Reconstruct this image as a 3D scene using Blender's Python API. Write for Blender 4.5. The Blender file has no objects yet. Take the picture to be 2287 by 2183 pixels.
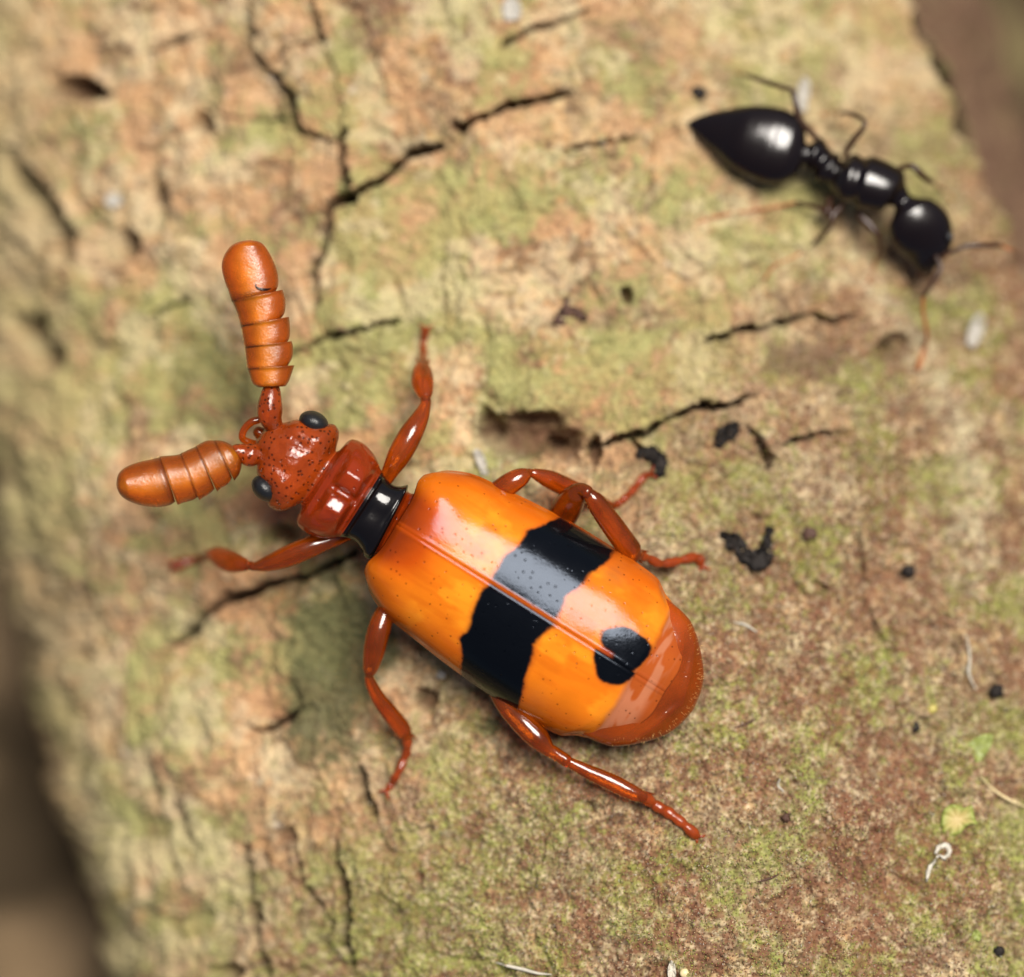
import bpy, math, random
import numpy as np
from mathutils import Vector

# ------------------------------------------------------------------ camera, sky, sun, exposure
# 1 Blender unit = 1 millimetre (a macro photograph)
sc = bpy.context.scene
sc.unit_settings.system = 'METRIC'
sc.unit_settings.scale_length = 0.001
DIST = 100.0            # camera height above z = 0
FOCUS_Z = 2.6
cam_d = bpy.data.cameras.new('camera')
cam = bpy.data.objects.new('camera', cam_d)
sc.collection.objects.link(cam)
cam.location = (0, 0, DIST)
cam_d.sensor_fit = 'HORIZONTAL'
cam_d.sensor_width = 360.0
cam_d.lens = 360.0 * DIST / 22.87
cam_d.clip_start = 1.0
cam_d.clip_end = 4000.0
cam_d.dof.use_dof = True
cam_d.dof.focus_distance = DIST - FOCUS_Z
cam_d.dof.aperture_fstop = 0.245
sc.camera = cam

SUN_ZEN = math.radians(22)
SUN_DIR = Vector((0.50 * math.sin(SUN_ZEN), 0.866 * math.sin(SUN_ZEN), math.cos(SUN_ZEN)))
w = bpy.data.worlds.new('World'); sc.world = w; w.use_nodes = True
nt = w.node_tree
sky = nt.nodes.new('ShaderNodeTexSky'); sky.sky_type = 'NISHITA'; sky.sun_disc = False
sky.sun_elevation = math.pi / 2 - SUN_ZEN
sky.sun_rotation = math.atan2(SUN_DIR.x, SUN_DIR.y)
sky.dust_density = 3.0
bg = nt.nodes['Background']; bg.inputs['Strength'].default_value = 0.05
nt.links.new(sky.outputs[0], bg.inputs[0])
sd = bpy.data.lights.new('sun', 'SUN'); sd.energy = 5.0; sd.angle = math.radians(29); sd.color = (1.0, 0.95, 0.87)
so = bpy.data.objects.new('sun', sd); sc.collection.objects.link(so)
so.rotation_euler = SUN_DIR.to_track_quat('Z', 'Y').to_euler()
so.location = SUN_DIR * 200
sc.view_settings.view_transform = 'Standard'; sc.view_settings.look = 'None'
sc.view_settings.exposure = 0.2; sc.view_settings.gamma = 1.0
sc.view_settings.use_curve_mapping = False
sc.render.engine = 'CYCLES'
sc.cycles.use_denoising = True
sc.cycles.max_bounces = 8

C = sc.collection
rng = np.random.default_rng(7)
random.seed(7)

# ------------------------------------------------------------------ helpers
def P(px, py, z):
    k = (DIST - z) / DIST / 100.0
    return ((px - 1143.5) * k, (1091.5 - py) * k, z)

def zoom(ox, oy, f):
    return lambda x, y: (ox + x * f, oy + y * f)
Z1 = zoom(220, 500, 0.4263); Z2 = zoom(780, 1000, 0.4275); Z3 = zoom(1480, 120, 0.4158)
Z4 = zoom(700, 700, 0.458); Z5 = zoom(700, 1300, 0.5089)

_tab = rng.random((8, 256, 256)).astype(np.float32)
def vnoise(x, y, seed=0):
    xi = np.floor(x).astype(np.int64); yi = np.floor(y).astype(np.int64)
    fx = (x - xi).astype(np.float32); fy = (y - yi).astype(np.float32)
    fx = fx * fx * fx * (fx * (fx * 6 - 15) + 10); fy = fy * fy * fy * (fy * (fy * 6 - 15) + 10)
    t = _tab[seed % 8]; o = (seed * 37) % 256
    a = t[(xi + o) & 255, (yi + o) & 255]; b = t[(xi + 1 + o) & 255, (yi + o) & 255]
    c = t[(xi + o) & 255, (yi + 1 + o) & 255]; d = t[(xi + 1 + o) & 255, (yi + 1 + o) & 255]
    return (a * (1 - fx) + b * fx) * (1 - fy) + (c * (1 - fx) + d * fx) * fy
def fbm(x, y, seed=0, octaves=4, gain=0.5):
    r = 0; amp = 1; tot = 0
    for i in range(octaves):
        r = r + amp * vnoise(x, y, seed + i * 3); tot += amp; amp *= gain
        x = x * 2.03 + 13.7 * i; y = y * 2.03 + 7.1 * i
    return r / tot
def sstep(a, b, x):
    t = np.clip((x - a) / (b - a), 0, 1); return t * t * (3 - 2 * t)

def raw_mesh(name, co, faces, cols=None, smooth=True):
    """co (n,3) array, faces list/array of quads or a mixed python list"""
    me = bpy.data.meshes.new(name)
    co = np.asarray(co, dtype=np.float32)
    if isinstance(faces, np.ndarray):
        n, k = faces.shape
        me.vertices.add(len(co)); me.vertices.foreach_set('co', co.ravel())
        me.loops.add(n * k); me.loops.foreach_set('vertex_index', faces.astype(np.int32).ravel())
        me.polygons.add(n); me.polygons.foreach_set('loop_start', np.arange(0, n * k, k, dtype=np.int32))
        me.update(calc_edges=True)
    else:
        me.from_pydata([tuple(map(float, v)) for v in co], [], faces)
    if smooth:
        me.polygons.foreach_set('use_smooth', np.ones(len(me.polygons), dtype=bool))
    if cols is not None:
        at = me.color_attributes.new('col', 'FLOAT_COLOR', 'POINT')
        c4 = np.ones((len(co), 4), dtype=np.float32); c4[:, :3] = np.asarray(cols)[:, :3]
        at.data.foreach_set('color', c4.ravel())
    me.update()
    return me

def grid_faces(nr, nc, wrap=False, flip=False):
    r = np.arange(nr - 1)[:, None]; c = np.arange(nc if wrap else nc - 1)[None, :]
    c2 = (c + 1) % nc
    q = [r * nc + c, r * nc + c2, (r + 1) * nc + c2, (r + 1) * nc + c]
    q = np.stack([np.broadcast_to(a, (nr - 1, c.shape[1])) for a in q], -1).reshape(-1, 4)
    return q[:, ::-1].copy() if flip else q

def link(name, me, mat, parent=None):
    o = bpy.data.objects.new(name, me); C.objects.link(o)
    for m in (mat if isinstance(mat, (list, tuple)) else [mat]): me.materials.append(m)
    if parent is not None:
        o.parent = parent
        o.matrix_parent_inverse = parent.matrix_world.inverted()
    return o
def root(name, loc, label, cat, group=None):
    o = bpy.data.objects.new(name, None); C.objects.link(o); o.location = loc
    o.empty_display_size = 0.5
    bpy.context.view_layer.update()
    return tag(o, label, cat, group)
def tag(o, label, cat, group=None, kind=None):
    o['label'] = label; o['category'] = cat
    if group: o['group'] = group
    if kind: o['kind'] = kind
    return o

def catmull(pts, n):
    p = np.asarray(pts, dtype=float)
    p = np.vstack([2 * p[0] - p[1], p, 2 * p[-1] - p[-2]])
    out = []
    for i in range(1, len(p) - 2):
        t = np.linspace(0, 1, n, endpoint=False)[:, None]
        a, b, c, d = p[i - 1], p[i], p[i + 1], p[i + 2]
        out.append(0.5 * ((2 * b) + (-a + c) * t + (2 * a - 5 * b + 4 * c - d) * t * t + (-a + 3 * b - 3 * c + d) * t ** 3))
    out.append(p[-2][None, :])
    return np.vstack(out)

def tube_data(pts, radii, n=6, seg=14, flat=1.0):
    """smooth tapered tube; closed ends; flat<1 squashes in z"""
    d = catmull(np.hstack([np.asarray(pts, float), np.asarray(radii, float)[:, None]]), n)
    q, r = d[:, :3], np.maximum(d[:, 3], 0.003)
    tan = np.gradient(q, axis=0); tan /= np.linalg.norm(tan, axis=1)[:, None] + 1e-9
    side = np.cross(tan, [0, 0, 1.0]); side /= np.linalg.norm(side, axis=1)[:, None] + 1e-9
    up = np.cross(side, tan)
    th = np.linspace(0, 2 * np.pi, seg, endpoint=False)
    rings = []
    # rounded caps
    def ring(c, s, u, rr): return c + rr * (np.cos(th)[:, None] * s + flat * np.sin(th)[:, None] * u)
    for k in (0.25, 0.65, 0.9):
        rings.append(ring(q[0] - tan[0] * r[0] * math.sqrt(1 - k * k) * 0.8, side[0], up[0], r[0] * k))
    for i in range(len(q)): rings.append(ring(q[i], side[i], up[i], r[i]))
    for k in (0.9, 0.65, 0.25):
        rings.append(ring(q[-1] + tan[-1] * r[-1] * math.sqrt(1 - k * k) * 0.8, side[-1], up[-1], r[-1] * k))
    co = np.vstack(rings); nr = len(rings)
    f = [tuple(x) for x in grid_faces(nr, seg, wrap=True)]
    f.append(tuple(range(seg))[::-1]); f.append(tuple(range((nr - 1) * seg, nr * seg)))
    return co, f
def merge(parts):
    co = []; fs = []; o = 0
    for c, f in parts:
        co.append(np.asarray(c)); fs += [tuple(int(i) + o for i in q) for q in f]; o += len(c)
    return np.vstack(co), fs
def fix_normals(me):
    import bmesh
    b = bmesh.new(); b.from_mesh(me); bmesh.ops.recalc_face_normals(b, faces=b.faces); b.to_mesh(me); b.free()
    return me

# ------------------------------------------------------------------ materials
PITS = {'pits': (.16, .30), 'dots': (.10, .19)}
def mat(name, color=(0.5, 0.5, 0.5), rough=0.4, attr=False, spec=0.5, bump=None, coat=0.0, sss=0.0, sss_r=(0.3, 0.1, 0.03),
        vary=None, sheen=0.0, ior=1.5, rough_var=0.0, trans=0.0, tint=None, pits=()):
    m = bpy.data.materials.new(name); m.use_nodes = True
    n = m.node_tree.nodes; l = m.node_tree.links
    b = n['Principled BSDF']
    b.inputs['Roughness'].default_value = rough
    b.inputs['Specular IOR Level'].default_value = spec
    b.inputs['IOR'].default_value = ior
    b.inputs['Coat Weight'].default_value = coat
    b.inputs['Coat Roughness'].default_value = 0.06
    if sheen:
        b.inputs['Sheen Weight'].default_value = sheen; b.inputs['Sheen Tint'].default_value = (1, 0.6, 0.25, 1)
        b.inputs['Sheen Roughness'].default_value = 0.4
    if sss:
        b.inputs['Subsurface Weight'].default_value = sss
        b.inputs['Subsurface Radius'].default_value = sss_r
        b.inputs['Subsurface Scale'].default_value = 1.0
    if trans: b.inputs['Transmission Weight'].default_value = trans
    if tint: b.inputs['Specular Tint'].default_value = (*tint, 1)
    tc = n.new('ShaderNodeTexCoord')
    src = None
    if attr:
        a = n.new('ShaderNodeAttribute'); a.attribute_name = 'col'; src = a.outputs['Color']
    else:
        rgb = n.new('ShaderNodeRGB'); rgb.outputs[0].default_value = (*color, 1); src = rgb.outputs[0]
    if vary:
        scale, amt = vary[0], vary[1]
        no = n.new('ShaderNodeTexNoise'); no.inputs['Scale'].default_value = scale; no.inputs['Detail'].default_value = 6
        l.new(tc.outputs['Object'], no.inputs['Vector'])
        mr = n.new('ShaderNodeMapRange'); mr.inputs['From Min'].default_value = 0.3; mr.inputs['From Max'].default_value = 0.7
        mr.inputs['To Min'].default_value = 1 - amt; mr.inputs['To Max'].default_value = 1 + amt
        l.new(no.outputs['Fac'], mr.inputs['Value'])
        mx = n.new('ShaderNodeMix'); mx.data_type = 'RGBA'; mx.blend_type = 'MULTIPLY'; mx.inputs['Factor'].default_value = 1
        l.new(src, mx.inputs[6]); l.new(mr.outputs[0], mx.inputs[7]); src = mx.outputs[2]
    for pk, pscale, plo, phi_, pdark in pits:  # base colour darkened in each puncture, painting in the shade of its depth
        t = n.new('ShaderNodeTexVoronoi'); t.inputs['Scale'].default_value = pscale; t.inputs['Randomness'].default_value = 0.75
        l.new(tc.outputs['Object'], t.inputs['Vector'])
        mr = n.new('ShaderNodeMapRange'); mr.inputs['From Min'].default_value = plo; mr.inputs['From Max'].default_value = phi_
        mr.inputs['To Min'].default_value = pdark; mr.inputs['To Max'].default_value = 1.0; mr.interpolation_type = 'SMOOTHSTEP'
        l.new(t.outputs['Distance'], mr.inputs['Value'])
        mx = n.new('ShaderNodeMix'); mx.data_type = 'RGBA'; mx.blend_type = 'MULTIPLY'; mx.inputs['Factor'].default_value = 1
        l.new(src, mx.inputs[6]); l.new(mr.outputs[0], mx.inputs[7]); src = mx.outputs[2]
    l.new(src, b.inputs['Base Color'])
    if rough_var:
        no = n.new('ShaderNodeTexNoise'); no.inputs['Scale'].default_value = 2.5; no.inputs['Detail'].default_value = 5
        l.new(tc.outputs['Object'], no.inputs['Vector'])
        mr = n.new('ShaderNodeMapRange'); mr.inputs['To Min'].default_value = max(0.02, rough - rough_var); mr.inputs['To Max'].default_value = rough + rough_var
        l.new(no.outputs['Fac'], mr.inputs['Value']); l.new(mr.outputs[0], b.inputs['Roughness'])
    if bump:
        prev = None
        for kind, scale, strength, dist in bump:
            bp = n.new('ShaderNodeBump'); bp.inputs['Strength'].default_value = strength; bp.inputs['Distance'].default_value = dist
            if kind == 'noise':
                t = n.new('ShaderNodeTexNoise'); t.inputs['Scale'].default_value = scale; t.inputs['Detail'].default_value = 5
                out = t.outputs['Fac']
            elif kind == 'facet':
                t = n.new('ShaderNodeTexVoronoi'); t.inputs['Scale'].default_value = scale; out = t.outputs['Distance']
                bp.invert = True
            else:  # pits: small round punctures, sparse
                t = n.new('ShaderNodeTexVoronoi'); t.inputs['Scale'].default_value = scale
                t.inputs['Randomness'].default_value = 0.75
                mr = n.new('ShaderNodeMapRange'); mr.inputs['From Min'].default_value = PITS[kind][0]; mr.inputs['From Max'].default_value = PITS[kind][1]
                mr.interpolation_type = 'SMOOTHSTEP'
                l.new(t.outputs['Distance'], mr.inputs['Value']); out = mr.outputs[0]
            l.new(tc.outputs['Object'], t.inputs['Vector'])
            l.new(out, bp.inputs['Height'])
            if prev: l.new(prev, bp.inputs['Normal'])
            prev = bp.outputs['Normal']
        l.new(prev, b.inputs['Normal'])
    return m

M = {}
M['bark'] = mat('bark', attr=True, rough=0.85, spec=0.25, vary=(9, 0.22), bump=[('noise', 6, 0.25, 0.05), ('noise', 20, 0.45, 0.03), ('noise', 55, 0.4, 0.012)])
M['ground'] = mat('ground', attr=True, rough=0.95, spec=0.1, vary=(0.4, 0.3))
M['moss'] = mat('moss', attr=True, rough=0.6, spec=0.35)
M['elytra'] = mat('elytra', attr=True, rough=0.15, spec=0.22, ior=1.48, vary=(1.1, 0.10), tint=(.68, .79, 1.0),
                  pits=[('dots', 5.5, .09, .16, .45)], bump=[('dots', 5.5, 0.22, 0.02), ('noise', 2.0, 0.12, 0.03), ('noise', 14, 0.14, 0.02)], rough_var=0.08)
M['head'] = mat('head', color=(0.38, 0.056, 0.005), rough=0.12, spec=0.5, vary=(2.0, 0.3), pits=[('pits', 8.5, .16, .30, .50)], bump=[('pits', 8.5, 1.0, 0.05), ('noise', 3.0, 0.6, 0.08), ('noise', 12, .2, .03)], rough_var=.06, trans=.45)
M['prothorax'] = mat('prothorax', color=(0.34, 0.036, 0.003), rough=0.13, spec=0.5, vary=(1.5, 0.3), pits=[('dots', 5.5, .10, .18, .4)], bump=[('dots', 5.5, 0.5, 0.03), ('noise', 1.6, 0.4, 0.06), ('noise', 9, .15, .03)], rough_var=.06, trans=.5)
M['black_chitin'] = mat('black_chitin', color=(0.004, 0.003, 0.003), rough=0.09, spec=0.42, bump=[('noise', 1.6, 0.3, 0.06)], rough_var=0.04)
M['pygidium'] = mat('pygidium', color=(0.48, 0.080, 0.004), rough=0.13, spec=0.5, vary=(1.0, 0.4), bump=[('pits', 9.0, 0.15, 0.02), ('noise', 2.2, 0.3, 0.05)], rough_var=.08, trans=.6)
M['leg'] = mat('leg', color=(0.50, 0.090, 0.004), rough=0.12, spec=0.55, vary=(1.6, 0.35), bump=[('noise', 4, 0.3, 0.03)], rough_var=.06, trans=.8)
M['tarsus'] = mat('tarsus', color=(0.34, 0.050, 0.006), rough=0.22, spec=0.5, vary=(4, 0.3), bump=[('noise', 9, 0.4, 0.03)], trans=.35)
M['club'] = mat('club', attr=True, rough=0.24, spec=0.5, vary=(2.2, 0.25), bump=[('noise', 26, 0.45, 0.015), ('noise', 4, 0.3, 0.04)], rough_var=.08, trans=.55)
M['eye'] = mat('eye', color=(0.010, 0.010, 0.011), rough=0.33, spec=0.5, bump=[('facet', 30, 0.5, 0.012)])
M['hair'] = mat('hair', color=(0.75, 0.45, 0.15), rough=0.4, spec=0.5)
M['ant'] = mat('ant', color=(0.005, 0.0022, 0.0015), rough=0.17, spec=0.55, bump=[('noise', 3, 0.2, 0.03)], rough_var=0.06)
M['ant_leg'] = mat('ant_leg', color=(0.05, 0.02, 0.010), rough=0.3, spec=0.4, trans=.3)
M['ant_foot'] = mat('ant_foot', color=(0.30, 0.10, 0.03), rough=0.4, spec=0.4)
M['crumb'] = mat('crumb', color=(0.016, 0.012, 0.010), rough=0.75, spec=0.3, vary=(9, .6), bump=[('noise', 14, 0.6, 0.03)])
M['brown_crumb'] = mat('brown_crumb', color=(0.07, 0.03, 0.018), rough=0.7, bump=[('noise', 12, 0.6, 0.03)])
M['leaf'] = mat('leaf', attr=True, rough=0.5, spec=0.4, bump=[('noise', 10, 0.5, 0.03)])
M['pale'] = mat('pale', color=(0.48, 0.44, 0.36), rough=0.5, spec=0.4, vary=(8, 0.2))
M['cream'] = mat('cream', color=(0.65, 0.52, 0.28), rough=0.4, spec=0.4, vary=(8, 0.2))
M['yellow'] = mat('yellow', color=(0.42, 0.35, 0.09), rough=0.5, vary=(8, 0.2))
M['green_bit'] = mat('green_bit', color=(0.22, 0.25, 0.06), rough=0.5, vary=(8, 0.25))
M['flake'] = mat('flake', color=(0.38, 0.35, 0.30), rough=0.55, vary=(6, 0.25), bump=[('noise', 10, 0.5, 0.03)])

# ------------------------------------------------------------------ the tree trunk (bark surface)
LA, LB = 15.0, 8.2                 # half width and depth of the trunk's cross-section
def ridge_px(py): return 1100 + 0.26 * py
def cross(u, over):
    """height of the trunk's flattened round cross-section at distance u from its ridge"""
    k = (1 - np.clip(np.abs(u / LA), 0, 1) ** 3) ** (1 / 3.0)
    soft = np.sqrt(u * u + 6.0) - 2.45
    return LB * (np.where(over, -k, k) - 1) - soft * np.where(u < 0, .13, .15)

D_ = 1.1639   # picture-overview pixels to photograph pixels
CR = [  # cracks: points (overview px), half width (px), depth
    ([(462, 0), (470, 45), (482, 92), (520, 140), (548, 185), (555, 215), (575, 243), (610, 255), (655, 262)], 9, 1.0),
    ([(668, 232), (655, 262), (657, 310), (665, 378)], 10, 1.1),
    ([(848, 276), (800, 290), (770, 305), (740, 330), (710, 355), (665, 380), (630, 385), (620, 410), (622, 440), (612, 480), (603, 510), (600, 560), (600, 592)], 10.0, 1.15),
    ([(872, 242), (930, 215), (990, 195), (1050, 180), (1100, 170)], 8.5, .9),
    ([(597, -10), (603, 40), (618, 75)], 9, .9), ([(618, 75), (640, 130), (650, 190), (658, 235)], 3.0, .25),
    ([(612, 62), (560, 80), (525, 105)], 3, .25), ([(270, 95), (320, 70), (370, 50)], 4, .3),
    ([(960, 80), (1000, 55), (1060, 35), (1140, 5)], 5.5, .4),
    ([(1360, 655), (1430, 630), (1500, 622), (1560, 606), (1600, 622), (1645, 606)], 6.5, .7),
    ([(1120, 866), (1180, 845), (1220, 835), (1270, 808), (1330, 787), (1400, 775), (1445, 762)], 7.5, .85),
    ([(1205, 836), (1240, 870), (1258, 900)], 6, .5),
    ([(1500, 848), (1560, 835), (1625, 824)], 5, .55), ([(1425, 822), (1455, 850), (1470, 890)], 6, .5),
    ([(290, 1262), (340, 1215), (390, 1175), (430, 1150), (490, 1130), (560, 1115), (620, 1090), (690, 1055)], 9, .95),
    ([(478, 1408), (520, 1385), (570, 1362)], 7, .6), ([(540, 675), (620, 650), (700, 630), (770, 616)], 5, .45),
    ([(270, 605), (310, 580), (350, 555)], 5, .4),
    ([(-20, 270), (20, 320), (55, 370), (90, 430), (100, 470), (92, 500)], 26, 2.6),
    ([(-20, 590), (30, 640), (70, 700)], 24, 1.8),
    ([(685, 1470), (700, 1520), (718, 1575)], 11, .6), ([(640, 1600), (655, 1700), (672, 1860)], 9, .55),
    ([(330, 1540), (355, 1600), (380, 1640)], 12, .5), ([(560, 1620), (600, 1720), (640, 1800)], 7, .35),
    ([(250, 1380), (300, 1560), (330, 1700)], 10, .35), ([(470, 1620), (490, 1760), (520, 1880)], 10, .4),
    ([(1080, 280), (1150, 265), (1220, 262)], 4, .3),
    ([(100, 130), (140, 155), (185, 165)], 18, .9),
    ([(1790, -10), (1830, 90), (1870, 190), (1900, 260)], 22, 1.1),
    ([(1560, 1110), (1600, 1130)], 3, .2), ([(700, 20), (720, 120), (735, 190)], 3, .15), ([(380, 190), (470, 215), (545, 220)], 3.5, .2),
    ([(840, 480), (850, 560), (845, 640)], 3, .15), ([(1640, 1030), (1660, 1150), (1700, 1260)], 4, .15),
]
HOLES = [  # px centre, radius x, radius y, depth (photograph px)
    (1398, 664, 20, 22, .7), (1020, 276, 18, 15, .8), (1712, 1012, 13, 17, .6), (628, 1196, 26, 18, .6), (945, 1560, 30, 26, .6),
    (1190, 985, 125, 48, .75), (1095, 955, 30, 36, .75), (1185, 938, 75, 20, .7), (1240, 985, 26, 20, .55), (1270, 1010, 26, 30, .5), (1322, 1010, 17, 40, 1.0),
    (640, 1872, 22, 18, .5), (505, 2175, 40, 24, .6), (265, 535, 30, 32, .9), (145, 180, 55, 34, 1.0), (440, 262, 28, 26, .7),
    (2010, 770, 40, 26, .35), (345, 430, 28, 24, .8), (150, 1475, 30, 20, .4), (1990, 790, 30, 40, .3), (330, 745, 20, 14, .3),
]
def seg_dist(px, py, pts, wob):
    best = np.full(px.shape, 1e9, dtype=np.float32); tt = np.zeros(px.shape, dtype=np.float32)
    L = [0]
    for i in range(len(pts) - 1): L.append(L[-1] + math.dist(pts[i], pts[i + 1]))
    for i in range(len(pts) - 1):
        ax, ay = pts[i]; bx, by = pts[i + 1]; dx, dy = bx - ax, by - ay; l2 = dx * dx + dy * dy
        t = np.clip(((px - ax) * dx + (py - ay) * dy) / l2, 0, 1)
        d = np.hypot(px - ax - t * dx, py - ay - t * dy)
        k = d < best
        best = np.where(k, d, best); tt = np.where(k, (L[i] + t * (L[i + 1] - L[i])) / L[-1], tt)
    return best, tt

def bark_fields(x, y):
    """displacement, colour for world points x,y (1-D arrays)"""
    px = (1143.5 + x * 100).astype(np.float32); py = (1091.5 - y * 100).astype(np.float32)
    # grain runs along the trunk, leaning with the ridge
    gu = x - 0.215 * (-y); gv = y
    wx = fbm(x * .5, y * .5, 1, 3) - .5; wy = fbm(x * .5 + 9, y * .5 + 4, 2, 3) - .5
    d = 0.55 * (fbm(x * .28 + 3, y * .28, 3, 2) - .5)
    d += 0.45 * np.exp(-((px - 1720) / 520) ** 2 - ((py - 2020) / 330) ** 2)      # low swelling of the trunk
    d += 0.40 * (fbm(x * .9 + wx, y * .9 + wy, 4, 4) - .5)
    rdg = 1 - np.abs(fbm(x * .85 + wx * 1.5 + 5, y * .7 + wy, 6, 4, .55) - .5) * 4
    d -= 0.17 * np.clip(rdg, 0, 1) ** 2
    d += 0.26 * (fbm(gu * 2.2 + wx * 2, gv * .6 + wy, 5, 3) - .5) * (0.35 + sstep(1500, 400, px))
    d += 0.12 * (fbm(x * 3.4 + wx, y * 3.4, 6, 4, .6) - .5)
    fine = fbm(x * 9, y * 9, 7, 3, .65) - .5
    d += 0.10 * fine
    flake = fbm(x * 1.7 + 2 * wx, y * 1.7 + 2 * wy, 2, 3)
    terr = np.abs((flake * 7) % 1 - .5) * 2
    d += 0.05 * sstep(.35, .60, terr)
    crack = np.zeros_like(px)
    jx = px + 30 * (fbm(px / 60, py / 60, 5, 3) - .5) + 9 * (vnoise(px / 9, py / 9, 6) - .5)
    jy = py + 30 * (fbm(px / 60 + 40, py / 60, 6, 3) - .5) + 9 * (vnoise(px / 9 + 30, py / 9, 7) - .5)
    for pts, hw, dep in CR:
        pp = [(a * D_, b * D_) for a, b in pts]
        hw2 = hw * D_ * 1.12
        x0 = min(p[0] for p in pp) - hw2 * 4 - 40; x1 = max(p[0] for p in pp) + hw2 * 4 + 40
        y0 = min(p[1] for p in pp) - hw2 * 4 - 40; y1 = max(p[1] for p in pp) + hw2 * 4 + 40
        k = np.where((px > x0) & (px < x1) & (py > y0) & (py < y1))[0]
        if len(k) == 0: continue
        q, t = seg_dist(jx[k], jy[k], pp, 0)
        taper = 0.35 + 0.65 * np.sqrt(np.clip(np.minimum(t, 1 - t) * 5, 0, 1))
        ww = hw2 * taper * (0.6 + 0.7 * vnoise(px[k] / 40, py[k] / 40, 3))
        prof = 1 - sstep(0.35, 1.0, q / ww)
        lip = np.exp(-((q / ww - 1.6) / .6) ** 2)
        d[k] -= 1.35 * dep * prof * (0.5 + 0.5 * taper)
        d[k] += 0.05 * lip * min(1, dep)
        crack[k] = np.maximum(crack[k], prof * min(1, dep * 1.6))
    hole = np.zeros_like(px)
    for cx, cy, rx, ry, dep in HOLES:
        q = np.hypot((jx - cx) / rx, (jy - cy) / ry)
        prof = 1 - sstep(.45, 1.15, q)
        d -= dep * prof; hole = np.maximum(hole, prof * min(1, dep * 1.3))
    # ragged ridges along the right flank
    rr = fbm(gu * 1.8, gv * .35, 1, 4) - .5
    d += 0.5 * rr * sstep(1850, 2150, px - 0.15 * py + 200)
    d -= 2.6 * sstep(0, 150, (px - 2075) - .38 * py + 60 * (fbm(px / 120, py / 120, 2, 3) - .5))
    # ---------------- colours (linear)
    tan = np.array([.45, .305, .153]); pale = np.array([.52, .415, .245]); orange = np.array([.46, .262, .112])
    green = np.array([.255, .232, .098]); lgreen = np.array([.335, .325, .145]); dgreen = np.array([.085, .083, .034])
    red = np.array([.215, .092, .048]); dark = np.array([.075, .042, .028]); khaki = np.array([.34, .265, .13])
    grey = np.array([.50, .46, .40])
    n1 = fbm(x * .75 + wx, y * .75 + wy, 0, 5, .6); n2 = fbm(x * .9 + 20, y * .9 + 5, 3, 5, .6); n3 = fbm(x * 1.3 + 40, y * 1.3, 5, 5, .62)
    n4 = fbm(x * 4 + 4, y * 4, 2, 4, .65); n5 = fbm(x * 4 + 44, y * 4 + 9, 6, 4, .65); n6 = fbm(x * 14, y * 14, 4, 2, .7); n7 = fbm(x * 12 + 7, y * 12 + 70, 1, 2, .7)
    lr = sstep(-250, 350, (px - 1050) * .75 + (py - 1500) * .66)       # lower right: fine moss felt
    rt = sstep(1350, 1750, px) * (1 - lr)                              # right: khaki bark
    tl = 1 - np.maximum(lr, rt)
    col = np.empty((len(px), 3))
    col[:] = tan
    def mixc(c, f):
        nonlocal col
        f = np.clip(f, 0, 1)[:, None]; col = col * (1 - f) + np.asarray(c) * f
    def blob(cx, cy, rx, ry, rot=0.0):
        a = math.radians(rot); dx = px - cx; dy = py - cy
        u = (dx * math.cos(a) + dy * math.sin(a)) / rx; v = (-dx * math.sin(a) + dy * math.cos(a)) / ry
        return np.exp(-(u * u + v * v))
    mixc(pale, sstep(.48, .66, n2) * .8)
    mixc(orange, sstep(.50, .62, n3) * (.25 + .6 * tl))
    mixc(khaki, rt * .65)
    gb = n1 + .10 * blob(420, 1000, 260, 330) + .10 * blob(330, 1850, 160, 420, -10) + .12 * blob(960, 640, 230, 170) + .10 * blob(720, 1500, 150, 260) \
        + .07 * blob(1250, 750, 300, 150) + .08 * blob(330, 150, 120, 120) - .08 * blob(300, 420, 160, 200) - .08 * blob(820, 1880, 160, 250) - .10 * blob(550, 1600, 150, 260) \
        + .10 * blob(1180, 1900, 300, 110, -10) + .06 * blob(1500, 150, 120, 90) - .05 * blob(1900, 1200, 300, 300)
    m1 = fbm(x * 2.1 + 31, y * 2.1 + 17, 2, 4, .6); m2 = fbm(x * 2.4 + 71, y * 2.4 + 7, 4, 4, .6)
    mixc(green, sstep(.41, .60, gb + .50 * (m1 - .5) + .2 * (n4 - .5)) * .82)
    mixc(lgreen, sstep(.50, .68, gb + .65 * (m2 - .5)) * .6)
    mixc(orange * 1.05, sstep(.54, .66, m2) * .45 * (1 - lr))
    mixc(pale, sstep(.56, .68, m1) * .4 * (1 - .5 * lr))
    mixc(dgreen, sstep(.10, .5, blob(720, 1500, 110, 190) + blob(1250, 1640, 260, 60, 25) * .6 + .8 * (n4 - .5)) * .8)  # dark green stain; the beetle's shadow below its abdomen is painted in
    rb = n2 * 0 + fbm(x * .8 + 70, y * .8 + 31, 7, 5, .6)
    mixc(red, sstep(.50, .64, rb + .3 * (n5 - .5)) * (.35 + .4 * lr + .1 * rt))
    mixc(red, lr * sstep(.40, .58, n4 + .35 * (rb - .5)) * .85)
    mixc(green * .85, lr * sstep(.50, .62, n5 + .5 * (n1 - .5)) * .75)
    mixc(orange, sstep(.25, .8, blob(1150, 2060, 130, 110) + .7 * (n5 - .5)) * .75)
    mixc(pale, sstep(.56, .70, n7 + .3 * (n4 - .5)) * (.35 + .25 * lr))
    mixc(dark * 1.4, sstep(.55, .72, n6 + .4 * (n5 - .5)) * (.35 + .40 * lr))
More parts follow.
